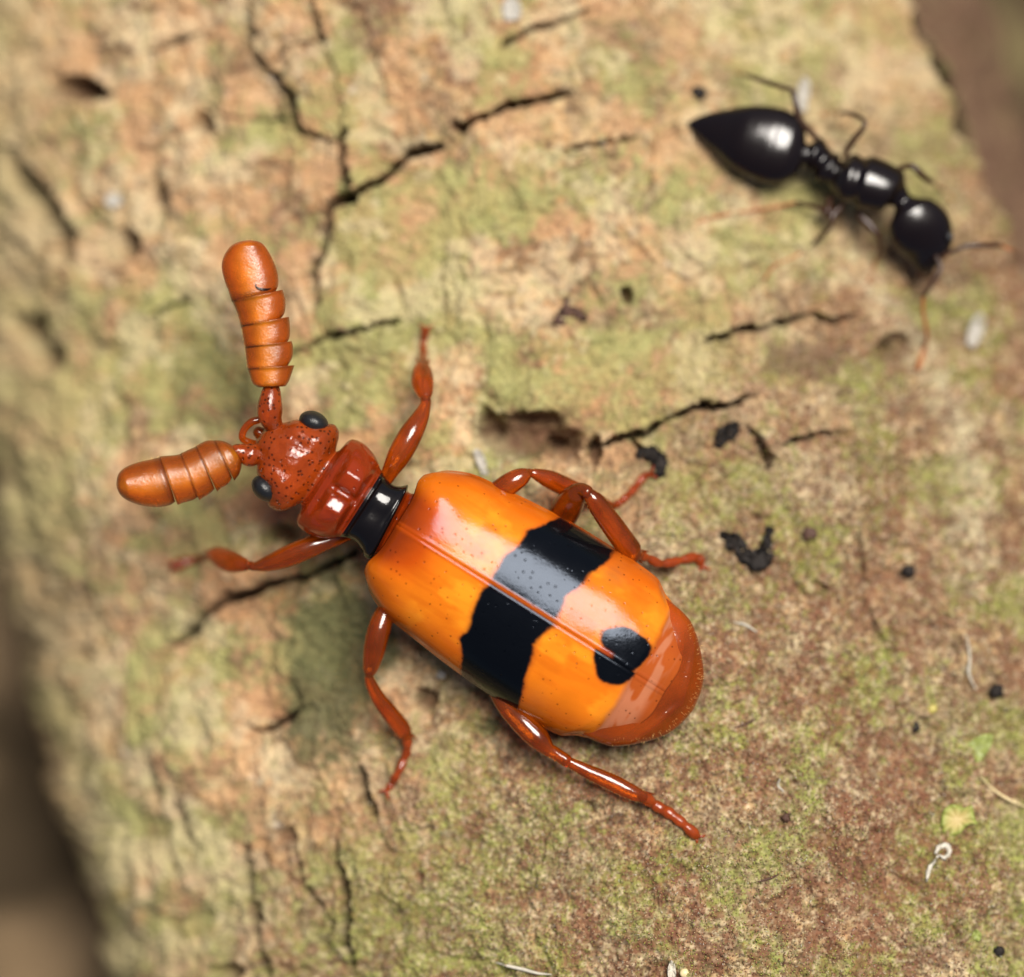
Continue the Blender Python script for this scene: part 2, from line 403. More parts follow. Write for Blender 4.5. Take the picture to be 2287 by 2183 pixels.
    mixc(lgreen * np.array([1.0, 1.05, .55]), lr * sstep(.60, .72, n6 * .6 + n7 * .4 + .25 * (n1 - .5)) * .8)
    mixc(grey, sstep(.70, .78, n5) * .6)
    st = fbm(x * .62 + 15 + wx, y * .62 + 44 + wy, 4, 5, .58)
    mixc(np.array([.56, .45, .275]), sstep(.50, .60, st + .3 * (m2 - .5)) * .30 * (1 - .45 * lr))
    mixc(np.array([.155, .085, .048]), sstep(.47, .38, st + .4 * (m1 - .5)) * .55)
    mixc(np.array([.30, .15, .075]), sstep(.54, .64, fbm(x * 1.5 + 5, y * 1.5 + 90, 1, 4, .6)) * .5)
    mixc(orange * .95, sstep(.55, .66, fbm(x * 1.1 + 25, y * 1.1 + 60, 6, 4, .6)) * .6 * (1 - .6 * lr))
    mixc(green * .92, sstep(.45, .60, gb + .45 * (m2 - .5) + .25 * (n5 - .5)) * (.40 - .12 * lr))
    mixc(lgreen * np.array([.92, 1.0, .75]), sstep(.56, .70, gb + .5 * (m1 - .5) + .3 * (n4 - .5)) * .35)
    mixc(dark * 2.2, sstep(.63, .74, n3 + .25 * (n4 - .5)) * .55)
    # khaki right half, fine brown and olive mottling everywhere
    k1 = fbm(x * 3.1 + 12, y * 3.1 + 81, 3, 4, .62); k2 = fbm(x * 3.6 + 52, y * 3.6 + 11, 5, 4, .62); k3 = fbm(x * 6.5 + 2, y * 6.5 + 31, 0, 3, .62)
    mixc(np.array([.345, .262, .140]), sstep(1150, 1700, px) * (1 - .6 * lr) * (.25 + .35 * sstep(.4, .6, k2)))
    mixc(np.array([.15, .090, .050]), sstep(.54, .66, k1) * (.42 + .12 * rt))
    mixc(np.array([.20, .185, .070]), sstep(.55, .66, k2) * .38)
    mixc(np.array([.54, .44, .27]), sstep(.58, .68, k3) * (.22 + .25 * lr))
    mixc(np.array([.10, .055, .032]), sstep(.60, .70, fbm(x * 6 + 90, y * 6, 2, 3, .62)) * .55)
    o1 = fbm(x * .8 + 33, y * .8 + 14, 4, 5, .6); o2 = fbm(x * .95 + 3, y * .95 + 64, 0, 5, .6)
    mixc(np.array([.49, .285, .145]), sstep(.47, .57, o1 + .35 * (k1 - .5)) * .55 * (1 - .5 * lr) * (1 - .45 * rt))
    mixc(np.array([.25, .232, .082]), sstep(.47, .60, gb + .35 * (k2 - .5) + .35 * (k3 - .5)) * (.56 - .16 * rt))
    mixc(np.array([.345, .335, .130]), sstep(.58, .70, gb + .45 * (m2 - .5) + .3 * (k3 - .5)) * .38)
    mixc(np.array([.56, .45, .28]), sstep(.53, .63, o2 + .3 * (k3 - .5)) * .45 * (1 - .5 * lr))
    mixc(np.array([.20, .078, .040]), lr * sstep(.46, .60, .5 * k3 + .5 * n4 + .7 * (o1 - .5)) * .75)
    mixc(np.array([.26, .28, .06]), lr * sstep(.53, .63, .5 * n5 + .5 * k3 + .6 * (n1 - .5)) * .7)
    mixc(np.array([.07, .038, .024]), lr * sstep(.60, .70, n6) * .6)
    mixc(np.array([.58, .46, .30]), lr * sstep(.62, .72, n7) * .6)
    mixc(np.array([.13, .075, .042]), lr * sstep(.42, .62, n4) * .30 + lr * .10)
    mixc(np.array([.12, .065, .04]), sstep(.35, .8, blob(1800, 800, 110, 55) + .7 * blob(1330, 720, 60, 40) + .6 * blob(1650, 950, 60, 60) + 1.1 * (k1 - .5)) * .7)
    q1, _t = seg_dist(jx, jy, [(1900, 560), (1960, 650), (2040, 730), (2090, 820), (2140, 950), (2165, 1100), (2170, 1300)], 0)
    mixc(np.array([.54, .46, .29]), sstep(60, 5, q1) * (.12 + .5 * sstep(.42, .6, k2)))
    d += .12 * sstep(60, 5, q1) * (.2 + k1)
    mixc(dgreen, sstep(.25, .75, 1.1 * blob(720, 1510, 120, 210) + .7 * blob(800, 1430, 90, 90) + .5 * blob(1130, 1640, 160, 50, 25) + .8 * (m1 - .5) + .5 * (n4 - .5)) * .88)  # strengthens the stain and the shadow painted along the beetle's lower left
    mixc(np.array([.17, .068, .036]), sstep(.30, .75, .75 * blob(1930, 1930, 190, 260, 20) + .6 * blob(1500, 2080, 200, 130) + .6 * blob(1850, 1500, 160, 160) + 1.3 * (n4 - .5) + .6 * (n5 - .5)) * .7)
    mixc(np.array([.13, .062, .036]), sstep(.30, .8, blob(1190, 960, 150, 60) + 1.1 * (n4 - .5)) * .75)
    # left and right flanks: brown and khaki bark
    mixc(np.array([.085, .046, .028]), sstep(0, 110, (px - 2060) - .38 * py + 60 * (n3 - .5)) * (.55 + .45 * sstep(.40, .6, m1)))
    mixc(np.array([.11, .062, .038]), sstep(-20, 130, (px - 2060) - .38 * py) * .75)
    mixc(np.array([.33, .255, .13]), sstep(180, -40, px - .07 * py) * .6)
    # near-black brown in cracks, dark brown in pits
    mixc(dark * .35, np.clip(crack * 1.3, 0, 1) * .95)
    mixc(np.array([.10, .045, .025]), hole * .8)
    return d, np.clip(col, .008, .8).astype(np.float32)

def axis_array(lo, hi, step, lo_far, hi_far, grow=1.12):
    mid = list(np.arange(lo, hi + step, step)); a = []; s = step; v = lo
    while v > lo_far: s *= grow; v -= min(s, .28 if v > lo - 14 else 2.0); a.append(v)
    b = []; s = step; v = mid[-1]
    while v < hi_far: s *= grow; v += min(s, .28 if v < hi + 14 else 2.0); b.append(v)
    return np.array(a[::-1] + mid + b)
STEP = 0.031
vv = axis_array(-11.4, 11.4, STEP, -60, 60)
uu = axis_array(-13.4, 11.9, STEP, -13.41, 11.91)
phi_l = np.linspace(-math.pi * .62, math.asin(-13.45 / LA), 110)[:-1]
phi_r = np.linspace(math.asin(12.0 / LA), math.pi * .62, 110)[1:]
phi = np.concatenate([phi_l, np.arcsin(uu / LA), phi_r])
PH, VV = np.meshgrid(phi, vv)
ux = LA * np.sin(PH); uz = cross(ux, np.cos(PH) < 0)
py0 = 1091.5 - VV * 100
X = (ridge_px(py0) - 1143.5) / 100 + ux; Y = VV
Zb = uz + 2.25 - 0.14 * (np.clip(Y, -16, 16) + 10.9)
nx = np.sin(PH) / LA; nz = np.cos(PH) / LB; nl = np.hypot(nx, nz); nx /= nl; nz /= nl
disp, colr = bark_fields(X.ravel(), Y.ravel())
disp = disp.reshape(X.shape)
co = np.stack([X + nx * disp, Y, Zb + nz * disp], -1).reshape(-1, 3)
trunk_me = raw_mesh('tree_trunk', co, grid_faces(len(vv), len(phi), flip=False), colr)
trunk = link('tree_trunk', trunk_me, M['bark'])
tag(trunk, 'tan cracked tree trunk stained with green moss, carrying the beetle and the ant', 'tree trunk')
# height lookup on the finished bark inside the picture
_i0 = np.searchsorted(vv, -11.39); _j0 = len(phi_l)
HX, HY, HZ = co[:, 0].reshape(X.shape), Y, co[:, 2].reshape(X.shape)
def H(x, y):
    r = int(np.clip(np.searchsorted(vv, y), 1, len(vv) - 1)); row = HX[r]
    c = int(np.argmin(np.abs(row - x)))
    return float(HZ[r, c])
def Hpx(px, py):
    z = 0.5
    for _ in range(4):
        x, y, _z = P(px, py, z); z = H(x, y)
    return z

# ground far below the trunk
gx = axis_array(-30, 30, 1.0, -900, 900, 1.5); gx = np.unique(np.concatenate([np.arange(-40, 40.1, .8), [-900, -300, -120, -60, 60, 120, 300, 900]]))
GX, GY = np.meshgrid(gx, gx)
gz = -13.5 + 3.2 * (fbm(GX.ravel() * .22 + 50, GY.ravel() * .22 + 50, 3, 4) - .5) * np.exp(-(np.hypot(GX, GY).ravel() / 90) ** 2)
_gn = fbm(GX.ravel() * .33 + 8, GY.ravel() * .33 + 3, 1, 4); _gm = fbm(GX.ravel() * .17 + 60, GY.ravel() * .17 + 3, 5, 3)
gcol = np.array([.06, .042, .024])[None] + sstep(.44, .66, _gn)[:, None] * np.array([.20, .135, .075])[None]
gcol = gcol * (1 - .6 * sstep(.48, .6, _gm)[:, None]) + np.array([.20, .165, .075])[None] * (.6 * sstep(.48, .6, _gm)[:, None])
gm = raw_mesh('ground', np.stack([GX.ravel(), GY.ravel(), gz], -1), grid_faces(len(gx), len(gx)), gcol)
g = link('ground', gm, M['ground']); g['kind'] = 'structure'

# ------------------------------------------------------------------ fine moss felt on the bark
def scatter_moss():
    n = 230000
    px = rng.uniform(-30, 2320, n); py = rng.uniform(-30, 2213, n)
    x = (px - 1143.5) / 100; y = (1091.5 - py) / 100
    lr = sstep(-250, 350, (px - 1050) * .75 + (py - 1500) * .66)
    n1 = fbm(x * .75, y * .75, 0, 4, .6); n4 = fbm(x * 4 + 4, y * 4, 2, 4, .65)
    dens = .12 + .85 * lr * sstep(.25, .6, n4 + .3)
    k = rng.random(n) < dens; px, py, x, y, n1, lr = px[k], py[k], x[k], y[k], n1[k], lr[k]
    d, c0 = bark_fields(x, y)
    n = len(x)
    r = (np.searchsorted(vv, y)).clip(1, len(vv) - 1)
    z = np.empty(n)
    # column index is nearly linear inside the fine part
    ridge0 = (ridge_px(1091.5 - vv[r] * 100) - 1143.5) / 100
    c = (_j0 + np.round((x - ridge0 + 13.4) / STEP)).astype(int).clip(0, len(phi) - 1)
    z = HZ[r, c]; xx = HX[r, c]
    x = xx; y = vv[r]
    pal = np.array([[.30, .34, .05], [.21, .23, .05], [.40, .41, .12], [.25, .10, .05], [.13, .055, .032], [.52, .39, .23], [.44, .23, .10], [.62, .58, .50]])
    g = sstep(.42, .62, n1)
    pr = np.stack([.20 * g + .04, .22 * g + .05, .10 * g + .03, .28 - .12 * g, .22 - .08 * g, .16 + 0 * g, .10 + 0 * g, .035 + 0 * g], -1); pr /= pr.sum(1)[:, None]
    ch = (pr.cumsum(1) > rng.random(n)[:, None]).argmax(1)
    col = pal[ch] * rng.uniform(.5, 1.45, n)[:, None]
    mixf = (.30 + .45 * (1 - lr))[:, None]
    col = col * (1 - mixf) + c0 * rng.uniform(.55, 1.6, n)[:, None] * mixf
    az = rng.uniform(0, 2 * np.pi, n); ln = rng.uniform(.04, .10, n) * (1 + .6 * (ch == 7)) ; wd = rng.uniform(.010, .022, n) * np.where(ch == 7, .5, 1)
    el = rng.uniform(.1, 1.2, n)
    dx = np.stack([np.cos(az) * np.cos(el), np.sin(az) * np.cos(el), np.sin(el)], -1)
    sx = np.stack([-np.sin(az), np.cos(az), 0 * az], -1)
    b = np.stack([x, y, z - .01], -1)
    upv = np.cross(sx, dx)
    mid = b + dx * (ln * .55)[:, None]
    v = np.stack([b, mid + sx * wd[:, None], mid - sx * wd[:, None], mid + upv * wd[:, None] * -1.0, b + dx * ln[:, None]], 1).reshape(-1, 3)
    o = (np.arange(n) * 5)[:, None]
    f = np.concatenate([o + t for t in ([0, 1, 3], [0, 3, 2], [0, 2, 1], [4, 3, 1], [4, 2, 3], [4, 1, 2])])
    me = raw_mesh('moss', v, f, np.repeat(col, 5, axis=0), smooth=False)
    o = link('moss', me, M['moss'])
    tag(o, 'fine felt of green and rust brown moss grains on the bark', 'moss', kind='stuff')
scatter_moss()

# ------------------------------------------------------------------ the beetle
LIFT = 0.42         # the beetle stands this much higher than the z values written below
AX = np.array([0.848, 0.530]); NX = np.array([0.530, -0.848]); O_ = np.array([912.0, 1188.0])
bx, by, bz = P(1180, 1330, Hpx(1180, 1330))
beetle = root('beetle', (bx, by, bz), 'glossy orange beetle with black blotches, clubbed antennae and black collar', 'beetle')

def interp(tab, s):
    a = np.asarray(tab, float); return np.interp(s, a[:, 0], a[:, 1])
def interp_smooth(tab, s):
    """monotone cubic (PCHIP-like) interpolation"""
    a = np.asarray(tab, float); x, y = a[:, 0], a[:, 1]
    h = np.diff(x); dl = np.diff(y) / h; m = np.zeros(len(x))
    for i in range(1, len(x) - 1):
        if dl[i - 1] * dl[i] > 0:
            w1 = 2 * h[i] + h[i - 1]; w2 = h[i] + 2 * h[i - 1]
            m[i] = (w1 + w2) / (w1 / dl[i - 1] + w2 / dl[i])
    m[0] = dl[0]; m[-1] = dl[-1]
    i = np.clip(np.searchsorted(x, s) - 1, 0, len(x) - 2); t = np.clip((s - x[i]) / h[i], 0, 1)
    return (y[i] * (1 + 2 * t) * (1 - t) ** 2 + h[i] * m[i] * t * (1 - t) ** 2 + y[i + 1] * t * t * (3 - 2 * t) + h[i] * m[i + 1] * t * t * (t - 1))

def body():
    spine = [(582, 970), (646, 1018), (708, 1065), (806, 1127), (868, 1167), (912, 1188)] + [tuple(O_ + AX * k) for k in (150, 300, 450, 600, 750)]
    sp = catmull(spine, 24); L = np.concatenate([[0], np.cumsum(np.hypot(*np.diff(sp, axis=0).T))])
    S = np.concatenate([np.linspace(0, 166, 130), np.linspace(167, 362, 150), np.linspace(364, 900, 90), np.linspace(904, L[-1], 130)])
    K = L[-1] / 1147.0
    cx = np.interp(S * 1.0, L, sp[:, 0]); cy = np.interp(S, L, sp[:, 1])
    tx = np.gradient(cx); ty = np.gradient(cy)
    ks = np.ones(25) / 25
    tx = np.convolve(np.pad(tx / np.hypot(tx, ty), 12, 'edge'), ks, 'valid'); ty = np.convolve(np.pad(ty / np.hypot(np.gradient(cx), ty), 12, 'edge'), ks, 'valid')
    l = np.hypot(tx, ty); tx /= l; ty /= l
    nxp, nyp = -(-ty), -(tx)      # right-hand side in picture pixels: (ty, -tx)
    nxp = ty; nyp = -tx
    W = interp_smooth([(0, 8), (3, 30), (10, 42), (26, 52), (44, 74), (60, 84), (80, 90), (100, 107), (118, 117), (136, 112), (148, 98), (156, 80), (162, 71), (166, 76), (172, 104),
                       (180, 114), (204, 119), (235, 112), (258, 99), (270, 89), (276, 86), (290, 79), (308, 76), (326, 82), (344, 94), (350, 92), (354, 82),
                       (362, 80), (380, 88), (405, 118), (450, 150), (600, 176), (900, 184), (980, 178), (1030, 168), (1065, 146), (1090, 122), (1112, 98), (1130, 72), (1141, 42), (1147, 8)], S / K)
    ZC = interp_smooth([(0, 1.95), (80, 2.0), (160, 1.95), (205, 1.95), (300, 1.9), (360, 1.8), (500, 1.75), (900, 1.75), (1040, 1.95), (1100, 1.9), (1147, 1.75)], S / K)
    HT = interp_smooth([(0, .05), (6, .25), (25, .45), (60, .62), (100, .66), (140, .52), (160, .40), (166, .42), (178, .72), (205, .90), (240, .92), (266, .80), (276, .60), (300, .58), (330, .60), (350, .58),
                        (358, .40), (380, .36), (450, .40), (900, .65), (980, .62), (1040, .58), (1080, .46), (1115, .34), (1138, .20), (1147, .05)], S / K)
    HB = interp_smooth([(0, .05), (10, .3), (60, .6), (130, .6), (162, .45), (205, .85), (270, .7), (300, .55), (350, .6), (450, .75), (700, .85), (950, .75), (1080, .45), (1140, .15), (1147, .05)], S / K)
    m = 180
    th = np.linspace(0, 2 * np.pi, m, endpoint=False)
    cs, sn = np.cos(th), np.sin(th)
    ex = 0.86
    T = np.sign(cs) * np.abs(cs) ** ex; V = np.sign(sn) * np.abs(sn) ** ex
    t = W[:, None] * T[None, :]
    fl = np.exp(-(((S / K) - 312) / 30) ** 2)[:, None]; V2 = np.sign(sn) * np.abs(sn) ** .55; V = V[None, :] * (1 - fl) + V2[None, :] * fl
    z = ZC[:, None] + np.where(V > 0, HT[:, None], HB[:, None]) * V
    Sg = (S / K)[:, None] + 0 * t
    top = np.clip(V, 0, 1) ** .5
    def win(a, b, f=8): return sstep(a, a + f, Sg) * (1 - sstep(b - f, b, Sg))
    # head: frontal furrows, raised brow behind each eye
    z += top * win(10, 150, 25) * (-.05 * np.exp(-((np.abs(t) - 34) / 12) ** 2) * (1 - sstep(90, 120, Sg)) + .05 * np.exp(-((np.abs(t) - 70) / 20) ** 2))
    z -= top * win(30, 70, 18) * .05 * np.exp(-(t / 14) ** 2)
    # prothorax: median groove, transverse furrow, swollen lobes
    z -= top * win(190, 268, 16) * .17 * np.exp(-(t / 7.5) ** 2)
    z -= top * .09 * np.exp(-((Sg - 262 - .02 * np.abs(t)) / 7) ** 2) * (np.abs(t) < 100)
    z -= top * .06 * np.exp(-((Sg - 196 + .10 * np.abs(t)) / 9) ** 2) * np.exp(-(t / 70) ** 2)
    z += top * win(195, 262, 14) * .15 * np.clip(1 - np.abs((np.abs(t) - 46) / 40), 0, 1)
    z -= top * win(168, 200, 12) * .10 * np.exp(-(t / 80) ** 2)
    # collar: raised rims and corner teeth, saddle between
    z += top * (.07 * np.exp(-((Sg - 280) / 5) ** 2) + .04 * np.exp(-((Sg - 347) / 4) ** 2))
    z -= top * win(286, 348, 16) * .03 * np.exp(-(t / 22) ** 2)
    z += top * (.10 * np.exp(-((Sg - 280) / 8) ** 2) * np.exp(-((np.abs(t) - 78) / 9) ** 2) + .10 * np.exp(-((Sg - 344) / 9) ** 2) * np.exp(-((np.abs(t) - 86) / 10) ** 2))
    # wrinkled waist
    z += top * win(352, 420, 10) * .06 * (fbm(Sg * .08, t * .06, 3, 3) - .5)
    # last tergite: shallow rim
    z += top * .05 * np.exp(-((Sg - 1120 + np.abs(t) * .35) / 10) ** 2)
    half = V[0] > 0
    global BODY_TOP
    BODY_TOP = (S / K, t[:, half], z[:, half])
    PX = cx[:, None] + nxp[:, None] * t; PY = cy[:, None] + nyp[:, None] * t
    z = z + LIFT
    k = (DIST - z) / DIST / 100
    co = np.stack([(PX - 1143.5) * k, (1091.5 - PY) * k, z], -1).reshape(-1, 3)
    n = len(S)
    f = grid_faces(n, m, wrap=True)
    me = raw_mesh('body', np.vstack([co, co[:m].mean(0), co[-m:].mean(0)]), [tuple(map(int, q)) for q in f] +
                  [(n * m, (j + 1) % m, j) for j in range(m)] + [(n * m + 1, (n - 1) * m + j, (n - 1) * m + (j + 1) % m) for j in range(m)])
    o = link('body', me, [M['head'], M['prothorax'], M['black_chitin'], M['pygidium']], beetle)
    sk = (S / K); mi = np.zeros(len(me.polygons), dtype=np.int32)
    mid = (sk[:-1] + sk[1:]) / 2; row = np.searchsorted([164, 274, 352], mid); row[(mid > 352) & (mid < 450)] = 1
    mi[:len(f)] = np.repeat(row, m); mi[len(f) + m:] = 3
    me.polygons.foreach_set('material_index', mi)
    fix_normals(me)
    return o
body()
def body_top(sk, tt):
    S_, t_, z_ = BODY_TOP; r = int(np.argmin(np.abs(S_ - sk))); c = int(np.argmin(np.abs(t_[r] - tt)))
    return float(z_[r, c])

def elytron(side):
    nu, nv = 330, 120
    u = np.linspace(0, 1, nu); q = np.linspace(0, 1, nv); tau = np.sin(q * math.pi / 2) ** 0.9
    U, TA = np.meshgrid(u, tau, indexing='ij')
    s_mid = -30 + 640 * u
    Wn = interp_smooth([(0, 132), (.02, 146), (.06, 162), (.13, 178), (.25, 187), (.40, 197), (.55, 203), (.72, 204), (.83, 201), (.875, 197), (.90, 188), (.925, 178), (.96, 170), (1, 156)], u)
    s0 = interp_smooth([(0, -26), (.35, -26), (.55, -28), (.70, -33), (.80, -36), (.92, -33), (1, -18)], tau)
    s1 = interp_smooth([(0, 672), (.3, 674), (.6, 660), (.85, 632), (1, 604)], tau)
    Sg = s0[None, :] + (s1 - s0)[None, :] * U
    t = Wn[:, None] * TA
    hz = interp_smooth([(0, .60), (.015, .78), (.05, .93), (.11, 1.0), (.25, 1.04), (.5, 1.06), (.72, 1.04), (.82, .99), (.90, .89), (.96, .76), (1, .60)], u)
    zm = interp_smooth([(0, 1.88), (.1, 1.87), (.5, 1.85), (.9, 1.86), (1, 1.92)], u)
    z = zm[:, None] + hz[:, None] * (1 - np.clip(TA, 0, 1) ** 2.6) ** .52
    z += .10 * np.exp(-((Sg - 5) / 45) ** 2 - ((t - 112) / 34) ** 2)                 # shoulder bump
    z -= .12 * TA
    z += .030 * np.exp(-((t - 4.0) / 2.6) ** 2) - .05 * np.exp(-(t / 1.6) ** 2)      # raised sutural edge
    z -= .05 * sstep(590, 606, Sg + .10 * np.abs(t - 60))
    z += .012 * (fbm(Sg * .012 + 4 * side, t * .02, 2, 2) - .5)
    # slightly upturned outer edge
    t = t + 3.0 * np.exp(-((1 - TA) / .004))
    tt = (t + .5) * side
    PX = O_[0] + AX[0] * Sg + NX[0] * tt; PY = O_[1] + AX[1] * Sg + NX[1] * tt
    z = z + LIFT
    k = (DIST - z) / DIST / 100
    co = np.stack([(PX - 1143.5) * k, (1091.5 - PY) * k, z], -1).reshape(-1, 3)
    # pattern
    jit = 7 * (fbm(Sg * .03, tt * .03, 1, 3) - .5) * 2 + 2 * (vnoise(Sg * .17, tt * .17, 4) - .5)
    a = np.abs(tt)
    s_in = np.interp(a, [0, 20, 60, 118, 140, 190, 210], [213, 207, 214, 229, 226, 262, 275]) + jit
    s_out = np.interp(a, [0, 15, 40, 64, 118, 160, 185, 210], [386, 382, 376, 375, 392, 404, 412, 420]) + jit
    bar = np.minimum(sstep(-5, 5, Sg - s_in), sstep(-5, 5, s_out - Sg))
    if side > 0: bar *= sstep(4, 10, a) * (1 - .75 * sstep(198, 208, a))
    else: bar *= sstep(0, 5, a)
    tc_ = 34 if side > 0 else 0
    ang = np.hypot((Sg - 546) / 53, (tt - tc_) / (47 if side > 0 else 50)); ang = ang * (1 + .07 * np.cos(3 * np.arctan2(tt - tc_, Sg - 546) + 1.0) + .05 * np.cos(5 * np.arctan2(tt - tc_, Sg - 546))) + jit * .012
    spot = 1 - sstep(.94, 1.05, ang)
    if side > 0: spot *= 1 - (1 - sstep(2, 14, a)) * (1 - sstep(505, 540, Sg))
    red_wedge = (1 - sstep(8, 16, a)) * sstep(496, 506, Sg) * (1 - sstep(522, 540, Sg)) * (side > 0)
    dark = np.maximum(bar, spot)
    org = np.array([.62, .150, .006]); yel = np.array([.74, .245, .012]); redo = np.array([.40, .056, .002]); brn = np.array([.20, .027, .003])
    n1 = fbm(Sg * .012 + 11 * side, tt * .02, 5, 4); n2 = fbm(Sg * .009, tt * .07 + 5, 6, 4)
    col = np.empty(Sg.shape + (3,)); col[:] = org
    def mx(c, f):
        nonlocal col
        f = np.clip(f, 0, 1)[..., None]; col = col * (1 - f) + np.asarray(c) * f
    mx(yel, sstep(.42, .65, n1) * .8 * sstep(60, 130, Sg))
    mx(redo, .22 * sstep(.45, .75, n2))
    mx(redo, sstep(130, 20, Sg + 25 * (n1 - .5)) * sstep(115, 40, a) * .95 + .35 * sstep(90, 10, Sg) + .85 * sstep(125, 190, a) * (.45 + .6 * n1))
    mx(brn, sstep(60, -5, Sg + .25 * a + 40 * (n1 - .5)) * sstep(110, 60, a) * .95)
    mx(redo, .7 * np.exp(-((a - 3) / 5) ** 2))
    film = sstep(588, 604, Sg + .10 * np.abs(a - 60) + jit * .6)
    mx(np.array([.62, .17, .010]), sstep(560, 588, Sg + .08 * a) * .5)
    mx(np.array([.30, .055, .010]), film * .92)
    mx(np.array([.46, .20, .11]), film * (1 - sstep(640, 664, Sg)) * sstep(.48, .62, fbm(Sg * .05, tt * .012 + 9, 3, 3)) * .5)  # pale pinkish sheen painted into the film's colour
    brown_patch = np.exp(-((Sg - 440) / 30) ** 2 - ((a - 165) / 30) ** 2) * .45  # brownish patch behind the black bar
    mx(np.array([.22, .10, .03]), brown_patch * n2)
    fringe = np.minimum(sstep(-14, 0, Sg - s_in), sstep(-14, 0, s_out - Sg))
    mx(np.array([.30, .055, .008]), np.maximum(fringe * (bar.max() > 0), 1 - sstep(1.0, 1.2, ang)) * .45)
    mx(np.array([.002, .0025, .0035]), dark)
    mx(np.array([.28, .04, .01]), red_wedge * .8)
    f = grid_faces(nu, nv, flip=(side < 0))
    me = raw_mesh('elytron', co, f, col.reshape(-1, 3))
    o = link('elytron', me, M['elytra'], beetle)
    md = o.modifiers.new('shell', 'SOLIDIFY'); md.thickness = 0.06; md.offset = -1
    o['label'] = ('orange wing case with black bar and larger half of the tail spot' if side > 0 else 'orange wing case with black bar reaching its outer edge')
    return o
elytron(1); elytron(-1)

def ellipsoid(name, px, py, z, rx, ry, rz, ang, m, parent, pw=1.0):
    th = np.linspace(0, math.pi, 25); ph = np.linspace(0, 2 * math.pi, 40, endpoint=False)
    TH, PHI = np.meshgrid(th, ph, indexing='ij')
    a = math.radians(ang)
    lx = rx * np.sin(TH) * np.cos(PHI); ly = ry * np.sin(TH) * np.sin(PHI); lz = rz * np.cos(TH)
    c = np.array(P(px, py, z + LIFT))
    co = np.stack([c[0] + lx * math.cos(a) - ly * math.sin(a), c[1] + lx * math.sin(a) + ly * math.cos(a), c[2] + lz], -1).reshape(-1, 3)
    me = fix_normals(raw_mesh(name, co, [tuple(map(int, q)) for q in grid_faces(25, 40, wrap=True)]))
    return link(name, me, m, parent)
ellipsoid('eye', *Z1(1128, 1042), 2.13, .335, .245, .36, -24, M['eye'], beetle)
ellipsoid('eye', *Z1(872, 1388), 2.13, .335, .245, .36, -42, M['eye'], beetle)

# antennae ------------------------------------------------------------
def club_segment(pairs, z0, z1, th, parent, tip=False, tint=0.0):
    L = np.array([Z1(*p[0]) for p in pairs]); R = np.array([Z1(*p[1]) for p in pairs])
    d = catmull(np.hstack([L, R]), 9); n = len(d)
    m = 44; ph = np.linspace(0, 2 * np.pi, m, endpoint=False)
    cs = np.sign(np.cos(ph)) * np.abs(np.cos(ph)) ** .85; sn = np.sign(np.sin(ph)) * np.abs(np.sin(ph)) ** .85
    zz = np.linspace(z0, z1, n)
    rows = []; cols = []
    for i in range(n):
        f = i / (n - 1)
        c = (d[i, :2] + d[i, 2:]) / 2; h = (d[i, 2:] - d[i, :2]) / 2
        end = min(1.0, .82 + .18 * math.sin(min(f * 6, 1) * math.pi / 2), 1) if not tip else 1
        wfull = np.hypot(*h)
        t = th * (min(1, wfull / 38) ** .6) 
        if not tip: t *= min(1, .97 + .5 * f) * (1 + .07 * math.exp(-((1 - f) / .10) ** 2))
        else: t *= min(1, .93 + 1.2 * f)
        pxy = c[None, :] + h[None, :] * cs[:, None]
        z = zz[i] + t * sn + LIFT
        rows.append([P(a[0], a[1], b) for a, b in zip(pxy, z)])
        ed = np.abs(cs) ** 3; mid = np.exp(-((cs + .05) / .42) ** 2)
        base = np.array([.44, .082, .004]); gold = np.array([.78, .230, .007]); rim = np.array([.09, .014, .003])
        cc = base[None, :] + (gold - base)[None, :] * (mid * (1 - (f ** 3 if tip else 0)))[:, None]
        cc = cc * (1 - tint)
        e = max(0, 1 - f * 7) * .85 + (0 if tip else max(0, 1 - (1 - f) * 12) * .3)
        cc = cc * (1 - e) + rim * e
        cols.append(cc)
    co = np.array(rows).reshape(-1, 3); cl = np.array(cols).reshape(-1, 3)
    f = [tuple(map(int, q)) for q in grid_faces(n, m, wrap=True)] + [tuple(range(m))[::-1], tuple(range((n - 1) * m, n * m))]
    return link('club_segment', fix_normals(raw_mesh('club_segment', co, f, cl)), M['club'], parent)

def z1tube(name, pts, m, parent, seg=18, flat=1.0, n=8):
    p = [P(*Z1(a, b), z + LIFT) for a, b, z, r in pts]; r = [q[3] for q in pts]
    co, f = tube_data(p, r, n, seg, flat)
    return link(name, fix_normals(raw_mesh(name, co, f)), m, parent)

